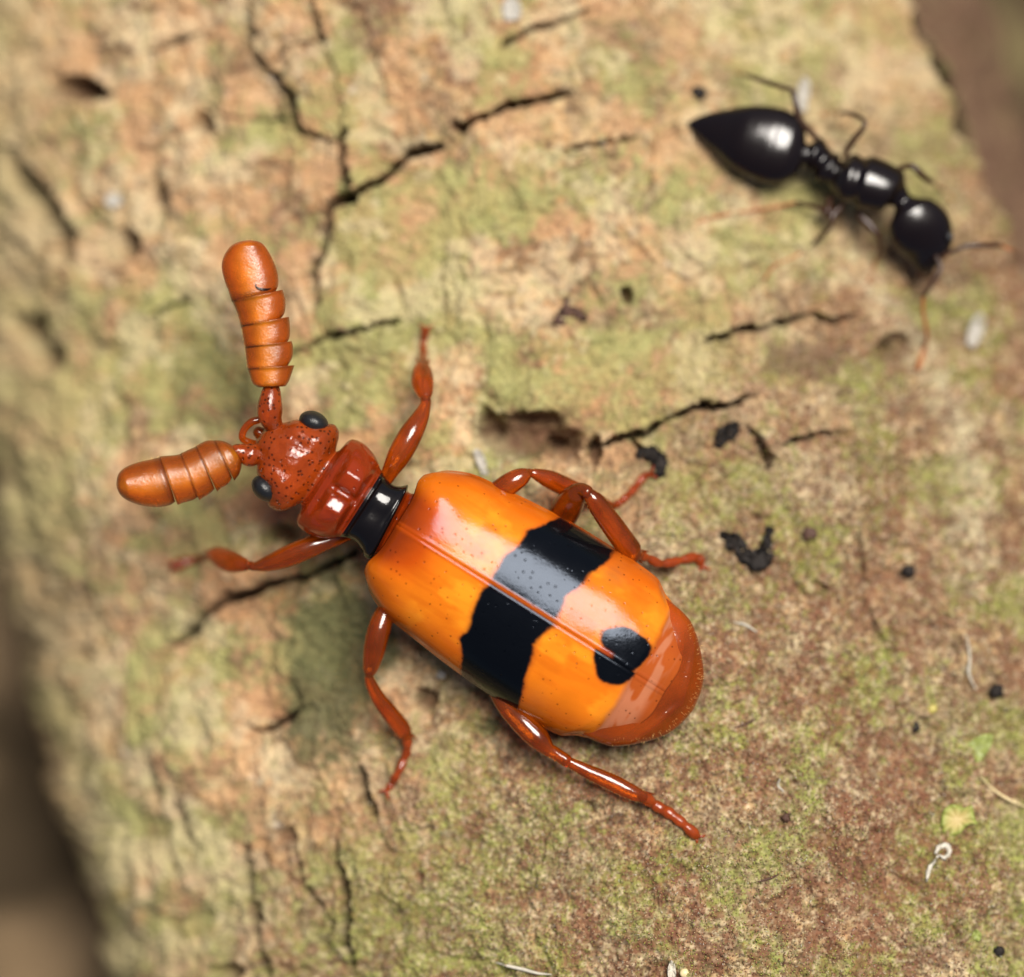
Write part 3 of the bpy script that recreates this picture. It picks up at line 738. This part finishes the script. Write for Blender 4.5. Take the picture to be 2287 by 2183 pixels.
ra = z1tube('antenna', [(935, 1085, 1.95, .16), (915, 1050, 2.15, .21), (900, 1010, 2.25, .265), (898, 960, 2.30, .275), (902, 905, 2.30, .235), (906, 872, 2.28, .20), (907, 845, 2.25, .15)], M['head'], beetle)
ra['label'] = 'antenna with a wide flat club notched along one edge'
segs = [
    [((838, 858), (980, 852)), ((808, 838), (998, 825)), ((790, 790), (1014, 780)), ((780, 760), (1027, 742))],
    [((781, 764), (985, 754)), ((775, 722), (1014, 704)), ((768, 662), (1019, 652)), ((765, 645), (1013, 616))],
    [((766, 650), (975, 632)), ((757, 602), (999, 602)), ((748, 552), (1003, 542)), ((745, 535), (999, 488))],
    [((746, 540), (950, 502)), ((730, 482), (975, 467)), ((710, 430), (980, 402)), ((698, 405), (965, 346))],
    [((697, 410), (925, 360)), ((680, 352), (942, 322)), ((660, 300), (940, 270)), ((645, 230), (925, 215)), ((655, 172), (899, 160)), ((688, 122), (870, 116)), ((728, 97), (842, 95)), ((782, 86), (800, 86))],
]
for i, s in enumerate(segs): club_segment(s, 2.25 + .01 * i, 2.26 + .01 * i, .36 + .015 * i, ra, tip=(i == 4))
z1tube('crease', [(822, 312, 2.70, .012), (828, 334, 2.705, .024), (850, 344, 2.70, .030), (880, 345, 2.67, .026), (902, 340, 2.62, .012)], M['black_chitin'], ra, 8)
la = z1tube('antenna', [(860, 1195, 1.95, .17), (825, 1205, 2.10, .22), (790, 1212, 2.18, .25), (755, 1200, 2.22, .19), (725, 1195, 2.25, .17), (700, 1200, 2.25, .14)], M['head'], beetle)
la['label'] = 'antenna with a narrow smooth club seen on its edge'
segs = [
    [((716, 1180), (748, 1240)), ((690, 1155), (750, 1265)), ((650, 1138), (738, 1310)), ((608, 1134), (712, 1347))],
    [((612, 1136), (700, 1332)), ((570, 1136), (675, 1366)), ((535, 1150), (640, 1387)), ((510, 1164), (622, 1404))],
    [((514, 1166), (608, 1390)), ((480, 1180), (585, 1413)), ((450, 1194), (550, 1434)), ((430, 1203), (528, 1449))],
    [((434, 1205), (520, 1434)), ((400, 1212), (490, 1450)), ((350, 1216), (440, 1464)), ((320, 1219), (415, 1474))],
    [((324, 1222), (402, 1457)), ((270, 1235), (370, 1476)), ((220, 1246), (310, 1486)), ((170, 1262), (240, 1480)), ((132, 1282), (182, 1464)), ((108, 1305), (138, 1442)), ((97, 1332), (112, 1418)), ((93, 1362), (97, 1388))],
]
for i, s in enumerate(segs): club_segment(s, 2.25 + .01 * i, 2.26 + .01 * i, .44 + .02 * i, la, tip=(i == 4), tint=.12)
# mouth palp curving between the antennae
z1tube('palp', [(855, 1160, 1.6, .09), (800, 1150, 1.75, .085), (755, 1125, 1.85, .08), (762, 1080, 1.9, .08), (800, 1040, 1.95, .085), (838, 1028, 1.95, .08)], M['leg'], beetle, 12)
z1tube('palp', [(900, 1130, 1.55, .16), (865, 1110, 1.65, .18), (835, 1090, 1.7, .13)], M['leg'], beetle, 12)

# legs ------------------------------------------------------------------
HAIRS = []
def leg(zf, pts, tars, label, flat=.85):
    """pts: (x, y, z, half width in zoomed px) femur+tibia ; tars: the same for the foot, z = None means on the bark"""
    f = {Z1: .4263, Z4: .458, Z5: .5089}[zf] / 100
    p = [P(*zf(a, b), z + LIFT) for a, b, z, h in pts]; r = [h * f * .92 for *_, h in pts]
    k = 2 + int(np.argmin(r[2:-2]))
    fr = list(r[:k + 1]); fr[-1] *= 1.05
    # femur bulges smoothly and ends in a knee joint
    co, fc = tube_data(p[:k + 1], fr, 8, 20, flat)
    lo = link('leg', fix_normals(raw_mesh('leg', co, fc)), M['leg'], beetle)
    lo['label'] = label
    tb = [p[k]] + list(p[k + 1:]); rb = [r[k] * .8] + list(r[k + 1:])
    parts = [tube_data(tb, rb, 8, 20, flat * .85)]
    e = np.array(p[-1]); dv = e - np.array(p[-2]); dv /= np.linalg.norm(dv); sv = np.cross(dv, [0, 0, 1.0]); sv /= np.linalg.norm(sv)
    for sg in (-1, 1):        # spurs at the tibia's end
        a0 = e + sv * sg * r[-1] * .8
        parts.append(tube_data([a0, a0 + dv * .12 + sv * sg * .03, a0 + dv * .22 + sv * sg * .05], [.035, .022, .004], 4, 6))
    co, fc = merge(parts)
    link('tibia', fix_normals(raw_mesh('tibia', co, fc)), M['leg'], lo)
    # fine golden hairs along the shin and foot
    hp = []; hd = []; hl = []
    q = catmull(np.hstack([np.array(tb), np.array(rb)[:, None]]), 8)
    for _ in range(90):
        i = random.randrange(2, len(q) - 1); t_ = q[i + 1, :3] - q[i - 1, :3]; t_ /= np.linalg.norm(t_); s_ = np.cross(t_, [0, 0, 1.0]); s_ /= np.linalg.norm(s_)
        sg = random.choice((-1, 1)); hp.append(q[i, :3] + s_ * sg * q[i, 3] * .93 + np.array([0, 0, random.uniform(-.05, .08)])); hd.append(s_ * sg * .7 + t_ + np.array([0, 0, .2])); hl.append(random.uniform(.04, .09))
    HAIRS.append((lo, hp, hd, hl))
    tp = []; tr = []
    for a, b, z, h in tars:
        q = zf(a, b)
        z = Hpx(*q) + h * f * .95 if z is None else z + LIFT
        tp.append(P(*q, z)); tr.append(h * f)
    # beaded foot joints
    d = catmull(np.hstack([np.array(tp), np.array(tr)[:, None]]), 6)
    k = np.linspace(0, 5, len(d)); bead = .80 + .30 * np.abs(np.sin(k * math.pi)) ** .7
    parts = [tube_data(d[:, :3], d[:, 3] * bead, 2, 12, .9)]
    # two claws
    e = d[-1, :3]; dirv = d[-1, :3] - d[-4, :3]; dirv /= np.linalg.norm(dirv) + 1e-9
    sv = np.cross(dirv, [0, 0, 1.0]); sv /= np.linalg.norm(sv) + 1e-9
    for s in (-1, 1):
        c1 = e + dirv * .10 + sv * s * .08 + np.array([0, 0, .05]); c2 = e + dirv * .17 + sv * s * .17 + np.array([0, 0, .01])
        parts.append(tube_data([e, c1, c2], [.045, .035, .008], 4, 6))
    co, fc = merge(parts)
    link('tarsus', fix_normals(raw_mesh('tarsus', co, fc)), M['tarsus'], lo)
    return lo
leg(Z4, [(330, 850, 1.6, 34), (372, 775, 1.75, 44), (420, 690, 1.85, 62), (475, 590, 1.85, 62), (520, 510, 1.75, 46), (545, 450, 1.62, 30), (548, 420, 1.55, 27), (545, 395, 1.45, 40), (533, 340, 1.2, 58), (530, 290, .9, 54), (533, 245, .6, 32)],
    [(533, 250, .58, 24), (536, 200, None, 23), (541, 130, None, 22), (547, 80, None, 24)], 'front leg beside the collar, reaching past the head')
leg(Z1, [(1330, 1610, 1.5, 44), (1230, 1650, 1.65, 48), (1120, 1690, 1.7, 60), (1000, 1740, 1.65, 62), (890, 1780, 1.5, 46), (820, 1796, 1.35, 26), (795, 1790, 1.28, 24), (770, 1788, 1.2, 36), (690, 1770, .75, 62), (620, 1740, .25, 54), (575, 1738, -.1, 28)],
    [(578, 1738, -.1, 24), (520, 1755, None, 20), (450, 1775, None, 26), (400, 1790, None, 36)], 'front leg below the head, stretched out over a crack')
leg(Z4, [(800, 940, 1.5, 50), (890, 880, 1.7, 60), (960, 830, 1.8, 58), (1020, 795, 1.8, 46), (1055, 778, 1.75, 22), (1085, 785, 1.7, 30), (1150, 810, 1.55, 48), (1230, 845, 1.35, 50), (1320, 880, 1.1, 40), (1420, 925, .7, 26), (1470, 945, .45, 20)],
    [(1465, 943, .45, 18), (1510, 910, None, 18), (1560, 860, None, 18), (1610, 800, None, 20), (1640, 785, None, 16)], 'middle leg crossing under the raised hind knee')
leg(Z4, [(1120, 1160, .75, 60), (1180, 1050, 1.05, 74), (1232, 955, 1.65, 80), (1275, 890, 2.1, 62), (1305, 862, 2.3, 38), (1335, 872, 2.4, 34), (1375, 920, 2.35, 50), (1440, 1010, 2.15, 58), (1505, 1100, 1.9, 60), (1555, 1165, 1.65, 58), (1590, 1180, 1.5, 30)],
    [(1575, 1175, 1.5, 26), (1630, 1195, 1.25, 22), (1700, 1222, 1.0, 22), (1790, 1205, .75, 22), (1870, 1190, None, 24), (1893, 1230, None, 20)], 'hind leg with its knee raised above the wing case edge')
leg(Z5, [(380, 60, 1.5, 40), (320, 130, 1.65, 48), (285, 220, 1.7, 54), (265, 310, 1.65, 50), (250, 380, 1.55, 36), (245, 405, 1.5, 24), (250, 440, 1.45, 26), (285, 510, 1.25, 34), (330, 570, 1.1, 40), (385, 640, .9, 42), (410, 680, .75, 30)],
    [(408, 672, .75, 24), (412, 730, None, 20), (398, 780, None, 18), (370, 840, None, 17), (345, 885, None, 18), (325, 912, None, 14)], 'middle leg hanging below the front wing case corner')
leg(Z5, [(800, 470, 1.6, 40), (850, 550, 1.75, 46), (920, 620, 1.85, 56), (985, 685, 1.9, 54), (1030, 735, 1.9, 34), (1055, 748, 1.88, 30), (1110, 785, 1.85, 29), (1200, 830, 1.8, 33), (1310, 880, 1.80, 40), (1400, 925, 1.78, 37), (1450, 945, 1.74, 28)],
    [(1442, 935, 1.74, 28), (1500, 980, None, 24), (1560, 1015, None, 25), (1620, 1060, None, 22), (1680, 1115, None, 26)], 'hind leg stretched out behind, on mossy bark')

# short golden bristles on the tail end, the legs and the clubs
def bristles(name, pts, dirs, ln, rad, parent):
    n = len(pts); pts = np.asarray(pts); dirs = np.asarray(dirs, float); dirs /= np.linalg.norm(dirs, axis=1)[:, None]
    a = np.cross(dirs, [.3, .2, .93]); a /= np.linalg.norm(a, axis=1)[:, None]; b = np.cross(dirs, a)
    v = np.stack([pts + a * rad, pts - a * rad * .5 + b * rad * .87, pts - a * rad * .5 - b * rad * .87, pts + dirs * np.asarray(ln)[:, None]], 1).reshape(-1, 3)
    o = (np.arange(n) * 4)[:, None]
    f = np.concatenate([o + t for t in ([0, 1, 3], [1, 2, 3], [2, 0, 3])])
    h = link(name, raw_mesh(name, v, f), M['hair'], parent); h['kind'] = 'stuff'
    return h
for lo, a_, b_, c_ in HAIRS: bristles('bristles', a_, b_, c_, .003, lo)
hp = []; hd = []; hl = []
for _ in range(130):
    th = random.uniform(-1.35, 1.35); k = random.uniform(.78, .985) ** .6
    sk = 1000 + 147 * math.cos(th) * k; t = 168 * math.sin(th) * k
    q = O_ + AX * (sk - 397) + NX * t
    hp.append(P(q[0], q[1], body_top(sk, t) + LIFT - .01)); d = AX * math.cos(th) + NX * math.sin(th)
    hd.append((d[0] + random.uniform(-.3, .3), -d[1] + random.uniform(-.3, .3), .35)); hl.append(random.uniform(.05, .10))
bristles('bristles', hp, hd, hl, .0028, beetle)
for an, segs_, zc in ((ra, [(645, 230), (658, 172), (697, 120), (745, 94), (800, 86), (865, 114), (897, 160), (925, 215), (660, 300), (680, 352), (710, 430), (745, 535), (765, 645), (780, 760)], 2.3),
                      (la, [(318, 1222), (270, 1235), (220, 1247), (170, 1268), (130, 1292), (105, 1325), (94, 1370), (130, 1425), (180, 1458), (240, 1478), (310, 1485), (370, 1476), (508, 1162), (600, 1134)], 2.3)):
    c = np.mean([Z1(*p) for p in segs_], axis=0); hp = []; hd = []; hl = []
    for p, p2 in zip(segs_[:-1], segs_[1:]):
        if math.dist(p, p2) > 130: continue
        for _ in range(26):
            f = random.random(); q = np.array(Z1(p[0] + (p2[0] - p[0]) * f, p[1] + (p2[1] - p[1]) * f))
            d = q - c; d /= np.linalg.norm(d); q = q - d * 5
            hp.append(P(q[0], q[1], zc + LIFT + random.uniform(-.12, .12))); hd.append((d[0] + random.uniform(-.4, .4), -d[1] + random.uniform(-.4, .4), random.uniform(-.2, .4))); hl.append(random.uniform(.07, .13))
    bristles('bristles', hp, hd, hl, .003, an)

# ------------------------------------------------------------------ the ant
ax_, ay_ = Z3(900, 650)
ant_z = Hpx(*ax_ and (ax_, ay_))
ant = root('ant', P(ax_, ay_, ant_z), 'shiny black ant with heart shaped pointed abdomen, on the bare bark', 'ant')
AZ = ant_z + .95
def ant_body():
    pts = [(135, 372), (300, 412), (460, 458), (620, 502), (760, 540), (830, 552), (890, 615), (960, 655), (1080, 690), (1180, 722), (1262, 765), (1325, 850), (1385, 950), (1412, 1060), (1412, 1185)]
    sp = catmull(pts, 20); L = np.concatenate([[0], np.cumsum(np.hypot(*np.diff(sp, axis=0).T))])
    def at(x, y): return L[np.argmin(np.hypot(sp[:, 0] - x, sp[:, 1] - y))]
    prof = [(0, 3), (25, 26), (90, 72), (180, 118), (280, 168), (380, 196), (470, 206), (550, 192), (605, 152), (636, 104), (650, 58)]
    prof += [(at(775, 545), 58), (at(815, 550), 100), (at(855, 576), 70), (at(888, 610), 98), (at(920, 638), 70), (at(950, 654), 104), (at(1000, 668), 138), (at(1045, 680), 124), (at(1090, 695), 148), (at(1160, 715), 142), (at(1225, 745), 128),
             (at(1262, 765), 70), (at(1285, 800), 54), (at(1300, 815), 72), (at(1330, 860), 136), (at(1385, 950), 170), (at(1405, 1030), 152), (at(1414, 1110), 92), (at(1412, 1160), 44), (L[-1], 8)]
    S = np.linspace(0, L[-1], 330)
    W = interp_smooth(prof, S)
    hk = np.interp(S, [0, 640, 655, at(1262, 765), at(1330, 860), L[-1]], [.45, .45, .8, .75, .5, .5])
    zc = np.interp(S, [0, 300, 650, at(825, 552), at(1080, 690), at(1330, 860), L[-1]], [-.25, .05, .1, .0, .15, .15, -.25]) + AZ
    cx = np.interp(S, L, sp[:, 0]); cy = np.interp(S, L, sp[:, 1]); tx = np.gradient(cx); ty = np.gradient(cy); l = np.hypot(tx, ty); tx /= l; ty /= l
    ks = np.ones(21) / 21
    tx = np.convolve(np.pad(tx, 10, 'edge'), ks, 'valid'); ty = np.convolve(np.pad(ty, 10, 'edge'), ks, 'valid'); l = np.hypot(tx, ty); tx /= l; ty /= l
    m = 56; th = np.linspace(0, 2 * np.pi, m, endpoint=False)
    rows = []
    for i in range(len(S)):
        qx = cx[i] + ty[i] * W[i] * np.cos(th); qy = cy[i] - tx[i] * W[i] * np.cos(th)
        sv = np.sin(th)
        seam = 1 - .02 * sum(math.exp(-((S[i] - k) / 6) ** 2) for k in (60, 130, 210, 300, 470))
        z = zc[i] + W[i] * .004158 * hk[i] * sv * np.where(sv > 0, 1, .8) * seam
        rows.append([P(*Z3(a, b), c) for a, b, c in zip(qx, qy, z)])
    co = np.array(rows).reshape(-1, 3); n = len(S)
    f = [tuple(map(int, q)) for q in grid_faces(n, m, wrap=True)] + [tuple(range(m))[::-1], tuple(range((n - 1) * m, n * m))]
    link('body', fix_normals(raw_mesh('body', co, f)), M['ant'], ant)
ant_body()
def ant_mandible(sg):
    p = [P(*Z3(1412 + sg * a, b), AZ - .25 - c) for a, b, c in ((28, 1130, .0), (30, 1175, .05), (14, 1205, .1), (2, 1212, .12))]
    co, f = tube_data(p, [.07, .06, .04, .012], 5, 10)
    link('mandible', fix_normals(raw_mesh('mandible', co, f)), M['ant_leg'], ant)
ant_mandible(1); ant_mandible(-1)
for sg, (ex_, ey_) in ((1, (1540, 985)), (-1, (1262, 985))):
    ellipsoid('eye', *Z3(ex_, ey_), AZ + .12 - LIFT, .09, .13, .10, 8, M['eye'], ant)
def ant_limb(name, dark_pts, foot_pts, label=None):
    def conv(pts):
        p = []; r = []
        for x, y, dz, h in pts:
            q = Z3(x, y); rr = h * .004158 * .82
            z = (Hpx(*q) + rr * .8) if dz is None else AZ + dz
            p.append(P(*q, z)); r.append(rr)
        return p, r
    p, r = conv(dark_pts); co, f = tube_data(p, r, 7, 12)
    lo = link(name, fix_normals(raw_mesh(name, co, f)), M['ant_leg'], ant)
    if label: lo['label'] = label
    if foot_pts:
        p, r = conv(foot_pts); co, f = tube_data(p, r, 6, 10)
        link('tarsus' if name == 'leg' else 'flagellum', fix_normals(raw_mesh('foot', co, f)), M['ant_foot'], lo)
ant_limb('leg', [(960, 600, -.2, 20), (850, 480, .0, 20), (740, 360, .15, 22), (715, 270, .2, 21), (690, 195, .15, 16), (655, 185, .1, 15), (560, 155, -.1, 18), (445, 115, -.5, 13)], [(445, 115, -.5, 9), (390, 100, None, 9), (330, 85, None, 8)])
ant_limb('leg', [(1000, 640, -.2, 20), (985, 540, -.05, 20), (1020, 470, .1, 22), (1080, 395, .2, 17), (1075, 355, .15, 15), (1010, 325, -.1, 16), (960, 318, -.4, 12)], [(960, 318, -.4, 9), (905, 315, None, 9), (860, 330, None, 8)])
ant_limb('leg', [(1180, 690, -.2, 20), (1270, 620, .0, 18), (1340, 605, .1, 20), (1390, 650, .05, 24), (1450, 695, -.2, 16)], [(1450, 695, -.2, 9), (1510, 735, None, 9), (1560, 790, None, 8)])
ant_limb('leg', [(960, 700, -.25, 20), (900, 780, -.1, 22), (885, 850, .0, 30), (840, 830, -.05, 18), (720, 800, -.35, 15)], [(720, 800, -.35, 10), (600, 825, None, 10), (480, 845, None, 10), (340, 865, None, 11), (190, 905, None, 9)])
ant_limb('leg', [(1050, 740, -.25, 20), (980, 800, -.1, 20), (915, 870, .0, 24), (905, 920, .0, 15), (850, 985, -.25, 15), (775, 1050, -.5, 12)], [(775, 1050, -.5, 9), (690, 1100, None, 10), (600, 1140, None, 10), (550, 1210, None, 9)])
ant_limb('leg', [(1090, 780, -.25, 30), (1060, 860, -.15, 34), (1110, 920, -.1, 32), (1160, 985, -.1, 20), (1165, 1050, -.35, 15), (1150, 1090, -.6, 12)], [(1150, 1090, -.6, 9), (1130, 1160, None, 10), (1105, 1230, None, 9)])
ant_limb('antenna', [(1470, 1090, .05, 14), (1492, 1150, .1, 15), (1460, 1215, .1, 17), (1400, 1300, .05, 15)], [(1400, 1300, .05, 11), (1400, 1400, -.1, 12), (1418, 1500, -.35, 14), (1405, 1590, None, 18), (1370, 1690, None, 22)])
ant_limb('antenna', [(1500, 1090, .0, 14), (1560, 1060, .05, 15), (1640, 1032, .05, 17), (1720, 1030, .0, 18), (1810, 1030, -.15, 15)], [(1810, 1030, -.15, 11), (1880, 1060, -.4, 12), (1930, 1110, None, 13)])

# ------------------------------------------------------------------ crumbs, flakes, fibres lying on the bark
def lump(name, px, py, r, m, label, cat, group=None, flat=.7, stretch=1.0, ang=0.0, rough=.7, seed=0):
    z0 = Hpx(px, py)
    rs = np.random.default_rng(seed + int(px * 7 + py)); th = np.linspace(0, math.pi, 9); ph = np.linspace(0, 2 * math.pi, 12, endpoint=False)
    TH, PHI = np.meshgrid(th, ph, indexing='ij'); rad = r / 100 * (1 + rough * (rs.random(TH.shape) - .5)); rad[0] = rad[0].mean(); rad[-1] = rad[-1].mean()
    a = math.radians(ang); lx = rad * np.sin(TH) * np.cos(PHI) * stretch; ly = rad * np.sin(TH) * np.sin(PHI); lz = rad * np.cos(TH) * flat
    c = np.array(P(px, py, z0 + r / 100 * flat * .55))
    co = np.stack([c[0] + lx * math.cos(a) - ly * math.sin(a), c[1] + lx * math.sin(a) + ly * math.cos(a), c[2] + lz], -1).reshape(-1, 3)
    o = link(name, fix_normals(raw_mesh(name, co, [tuple(map(int, q)) for q in grid_faces(9, 12, wrap=True)])), m)
    return tag(o, label, cat, group)
def strand(name, pts, r, m, label, cat, lift=.03, group=None, radii=None, flat=1.0, seg=8, jag=0.0):
    p = []
    for a, b in pts: p.append(P(a, b, Hpx(a, b) + lift))
    if radii is None: radii = [r * (.6 if i in (0, len(pts) - 1) else 1) for i in range(len(pts))]
    co, f = tube_data(p, radii, 6, seg, flat)
    if jag: co = co + np.random.default_rng(int(pts[0][0])).normal(0, jag, co.shape)
    return tag(link(name, fix_normals(raw_mesh(name, co, f)), m), label, cat, group)
GC = 'tiny black crumbs scattered on the bark'
lump('crumb', 2030, 1277, 15, M['crumb'], 'round black crumb on the khaki bark right of the V shaped crumb', 'crumb', GC)
lump('crumb', 2042, 1624, 12, M['crumb'], 'small round black crumb above the yellow green leaf scrap', 'crumb', GC)
lump('crumb', 2231, 2126, 11, M['crumb'], 'small black crumb on bare tan bark far from the beetle', 'crumb', GC)
lump('crumb', 2226, 1545, 15, M['crumb'], 'blurred dark crumb at the trunk edge beside a pale fibre', 'crumb', GC)
strand('crumb', [(1606, 990), (1618, 974), (1634, 962), (1642, 950)], .1, M['crumb'], 'rough black crumb between the crack and the ant', 'crumb', .04, GC, [.07, .19, .17, .05], .5, 14, .04)
lump('crumb', 1756, 1828, 9, M['brown_crumb'], 'tiny dark brown grain in the moss beyond the hind foot', 'crumb', GC)
lump('crumb', 1560, 208, 17, M['crumb'], 'dark greenish crumb just above the tip of the ant abdomen', 'crumb', GC, rough=.6)
lump('crumb', 1808, 1192, 16, M['brown_crumb'], 'brown crumb beside the V shaped black crumb', 'crumb', GC, rough=.6, flat=.4)
strand('crumb', [(1618, 1196), (1640, 1212), (1660, 1238), (1688, 1252), (1708, 1240), (1712, 1212), (1720, 1184)], .1, M['crumb'], 'V shaped black crumb right of the hind foot', 'crumb', .06, None, [.06, .18, .13, .22, .20, .11, .05], .4, 16, .045)
strand('crumb', [(1428, 1014), (1450, 1010), (1470, 1026), (1474, 1050), (1466, 1062)], .1, M['crumb'], 'curved black crumb touching the tip of the middle foot', 'crumb', .06, None, [.06, .13, .17, .15, .05], .6, 14, .035)
strand('bark_chip', [(1245, 722), (1262, 700), (1266, 668)], .1, M['brown_crumb'], 'dark forked bark chip above the pit in the bark', 'bark chip', .03, None, [.13, .12, .04], .5, 8, .03)
strand('bark_chip', [(1262, 700), (1285, 700), (1304, 712)], .1, M['brown_crumb'], 'dark pointed bark chip leaning on the forked chip', 'bark chip', .03, None, [.08, .13, .03], .5, 8, .03)

def flat_bit(name, px, py, outline, m, label, cat, thick=.05, lift=.05, cup=.06, cols=None):
    """small thin but solid scrap with its own outline, cupped"""
    z0 = Hpx(px, py) + lift
    pts = catmull(list(outline) + [outline[0]], 5)[:-1]; n = len(pts)
    rings = [1.0, .8, .5, .2]; co = []; cl = []
    c0 = np.array(cols[0]) if cols else None; c1 = np.array(cols[1]) if cols else None
    for side in (1, -1):
        for k in rings:
            for i, q in enumerate(pts):
                x, y = px + q[0] * k, py + q[1] * k
                co.append(P(x, y, z0 + cup * (k * k) * (1 + .8 * math.sin(i * 1.3)) + side * thick / 2 * (1 - .6 * (k == 1))))
                if cols: cl.append(c0 * k ** 2 + c1 * (1 - k ** 2))
    f = []
    for s in (0, 1):
        b = s * 4 * n
        for r in range(3):
            for i in range(n):
                j = (i + 1) % n; q = (b + r * n + i, b + r * n + j, b + (r + 1) * n + j, b + (r + 1) * n + i); f.append(q if s == 0 else q[::-1])
        f.append(tuple(b + 3 * n + i for i in range(n)))
    for i in range(n): f.append((i, (i + 1) % n, 4 * n + (i + 1) % n, 4 * n + i))
    return tag(link(name, fix_normals(raw_mesh(name, np.array(co), f, np.array(cl) if cols else None)), m), label, cat)
flat_bit('leaf_scrap', 2140, 1831, [(-38, 8), (-34, -18), (-14, -34), (12, -26), (30, -32), (36, -6), (42, 10), (22, 12), (4, 30), (-18, 36), (-34, 26)], M['leaf'],
         'crumpled leaf scrap, bright green edge and yellow tan middle', 'leaf scrap', cols=((.22, .28, .05), (.46, .34, .13)))
flat_bit('leaf_scrap', 2182, 1676, [(-44, 26), (-30, -4), (0, -30), (34, -36), (30, -6), (6, 24), (-24, 36)], M['green_bit'], 'pale green blurred leaf scrap near the trunk edge', 'leaf scrap')
flat_bit('leaf_scrap', 2180, 2090, [(-12, 6), (-2, -14), (12, -4), (8, 12)], M['green_bit'], 'tiny bright green leaf scrap above the small black crumb', 'leaf scrap')
lump('grain', 2082, 1584, 11, M['yellow'], 'tiny yellow grain above a small round black crumb', 'grain', rough=.2)
lump('grain', 2262, 1792, 9, M['cream'], 'tiny cream grain at the trunk edge beside the leaf scrap', 'grain', rough=.2)
strand('fluff', [(2090, 1906), (2098, 1892), (2114, 1890), (2120, 1904), (2110, 1916), (2096, 1912), (2086, 1926), (2074, 1944), (2070, 1968)], .03, M['pale'], 'white curled scrap of fluff below the green leaf scrap', 'fluff', .08, None, [.02, .05, .06, .045, .035, .02, .02, .05, .015], .5, 10, .012)
strand('fibre', [(1108, 2150), (1135, 2158), (1170, 2166), (1200, 2174), (1232, 2177)], .035, M['pale'], 'white straight fibre on the orange tan bark patch', 'fibre', .07, None, [.012, .035, .04, .03, .01])
flat_bit('seed_husk', 1500, 2166, [(-8, 18), (-9, 0), (-2, -20), (6, -14), (10, 6), (6, 20)], M['pale'], 'tiny white pointed seed husk on green moss', 'seed husk', cup=.08, lift=.12)
lump('grain', 1529, 2174, 11, M['cream'], 'tiny round cream grain beside the white seed husk', 'grain', rough=.05)
strand('fibre', [(2160, 1420), (2166, 1470), (2164, 1505), (2180, 1540)], .03, M['pale'], 'pale bent fibre running along the trunk edge', 'fibre', .12, None, [.01, .025, .03, .012])
strand('fibre', [(2190, 1735), (2220, 1765), (2260, 1790), (2300, 1806)], .03, M['cream'], 'thin cream fibre curving over the trunk edge', 'fibre', .12, None, [.01, .03, .03, .012])
flat_bit('bark_flake', 1070, 1032, [(-14, -26), (0, -28), (14, -6), (20, 26), (8, 30), (-4, 4)], M['flake'], 'grey white flake in the brown pit above the wing cases', 'bark flake', cup=.08)
flat_bit('bark_flake', 1793, 215, [(-10, 34), (-12, -6), (0, -42), (16, -30), (14, 6), (6, 34)], M['flake'], 'grey white flake behind the ant hind leg', 'bark flake', cup=.1)
flat_bit('bark_flake', 2178, 738, [(-20, 30), (-12, -10), (8, -40), (24, -26), (16, 12), (-4, 40)], M['flake'], 'grey white flake at the trunk edge beyond the ant antenna', 'bark flake', cup=.1)
flat_bit('bark_flake', 252, 447, [(-20, 6), (-6, -16), (16, -12), (20, 8), (0, 18)], M['flake'], 'small whitish flake on blurred orange bark', 'bark flake')
flat_bit('bark_flake', 1145, 22, [(-16, 26), (-24, -10), (0, -30), (18, -8), (14, 20)], M['flake'], 'whitish flake above the dark crack with a round hole', 'bark flake')
flat_bit('bark_flake', 984, 1508, [(-10, 6), (-4, -10), (10, -6), (8, 8)], M['flake'], 'tiny white speck beside the black wing bar edge', 'bark flake')
strand('fibre', [(1640, 1390), (1665, 1396), (1690, 1412)], .03, M['pale'], 'short pale fibre on moss behind the beetle tail', 'fibre', .05, None, [.012, .03, .012])
strand('fibre', [(1742, 1740), (1738, 1755), (1750, 1768)], .03, M['pale'], 'short white bent fibre in the moss', 'fibre', .07, None, [.012, .028, .014])
strand('twig', [(1640, 1626), (1665, 1618), (1688, 1606)], .03, M['brown_crumb'], 'tiny dark twig splinter on the reddish moss', 'twig', .04, None, [.01, .03, .012])
strand('twig', [(1692, 1970), (1720, 1962), (1738, 1954)], .03, M['brown_crumb'], 'tiny dark twig splinter in the green moss', 'twig', .04, None, [.01, .03, .012])
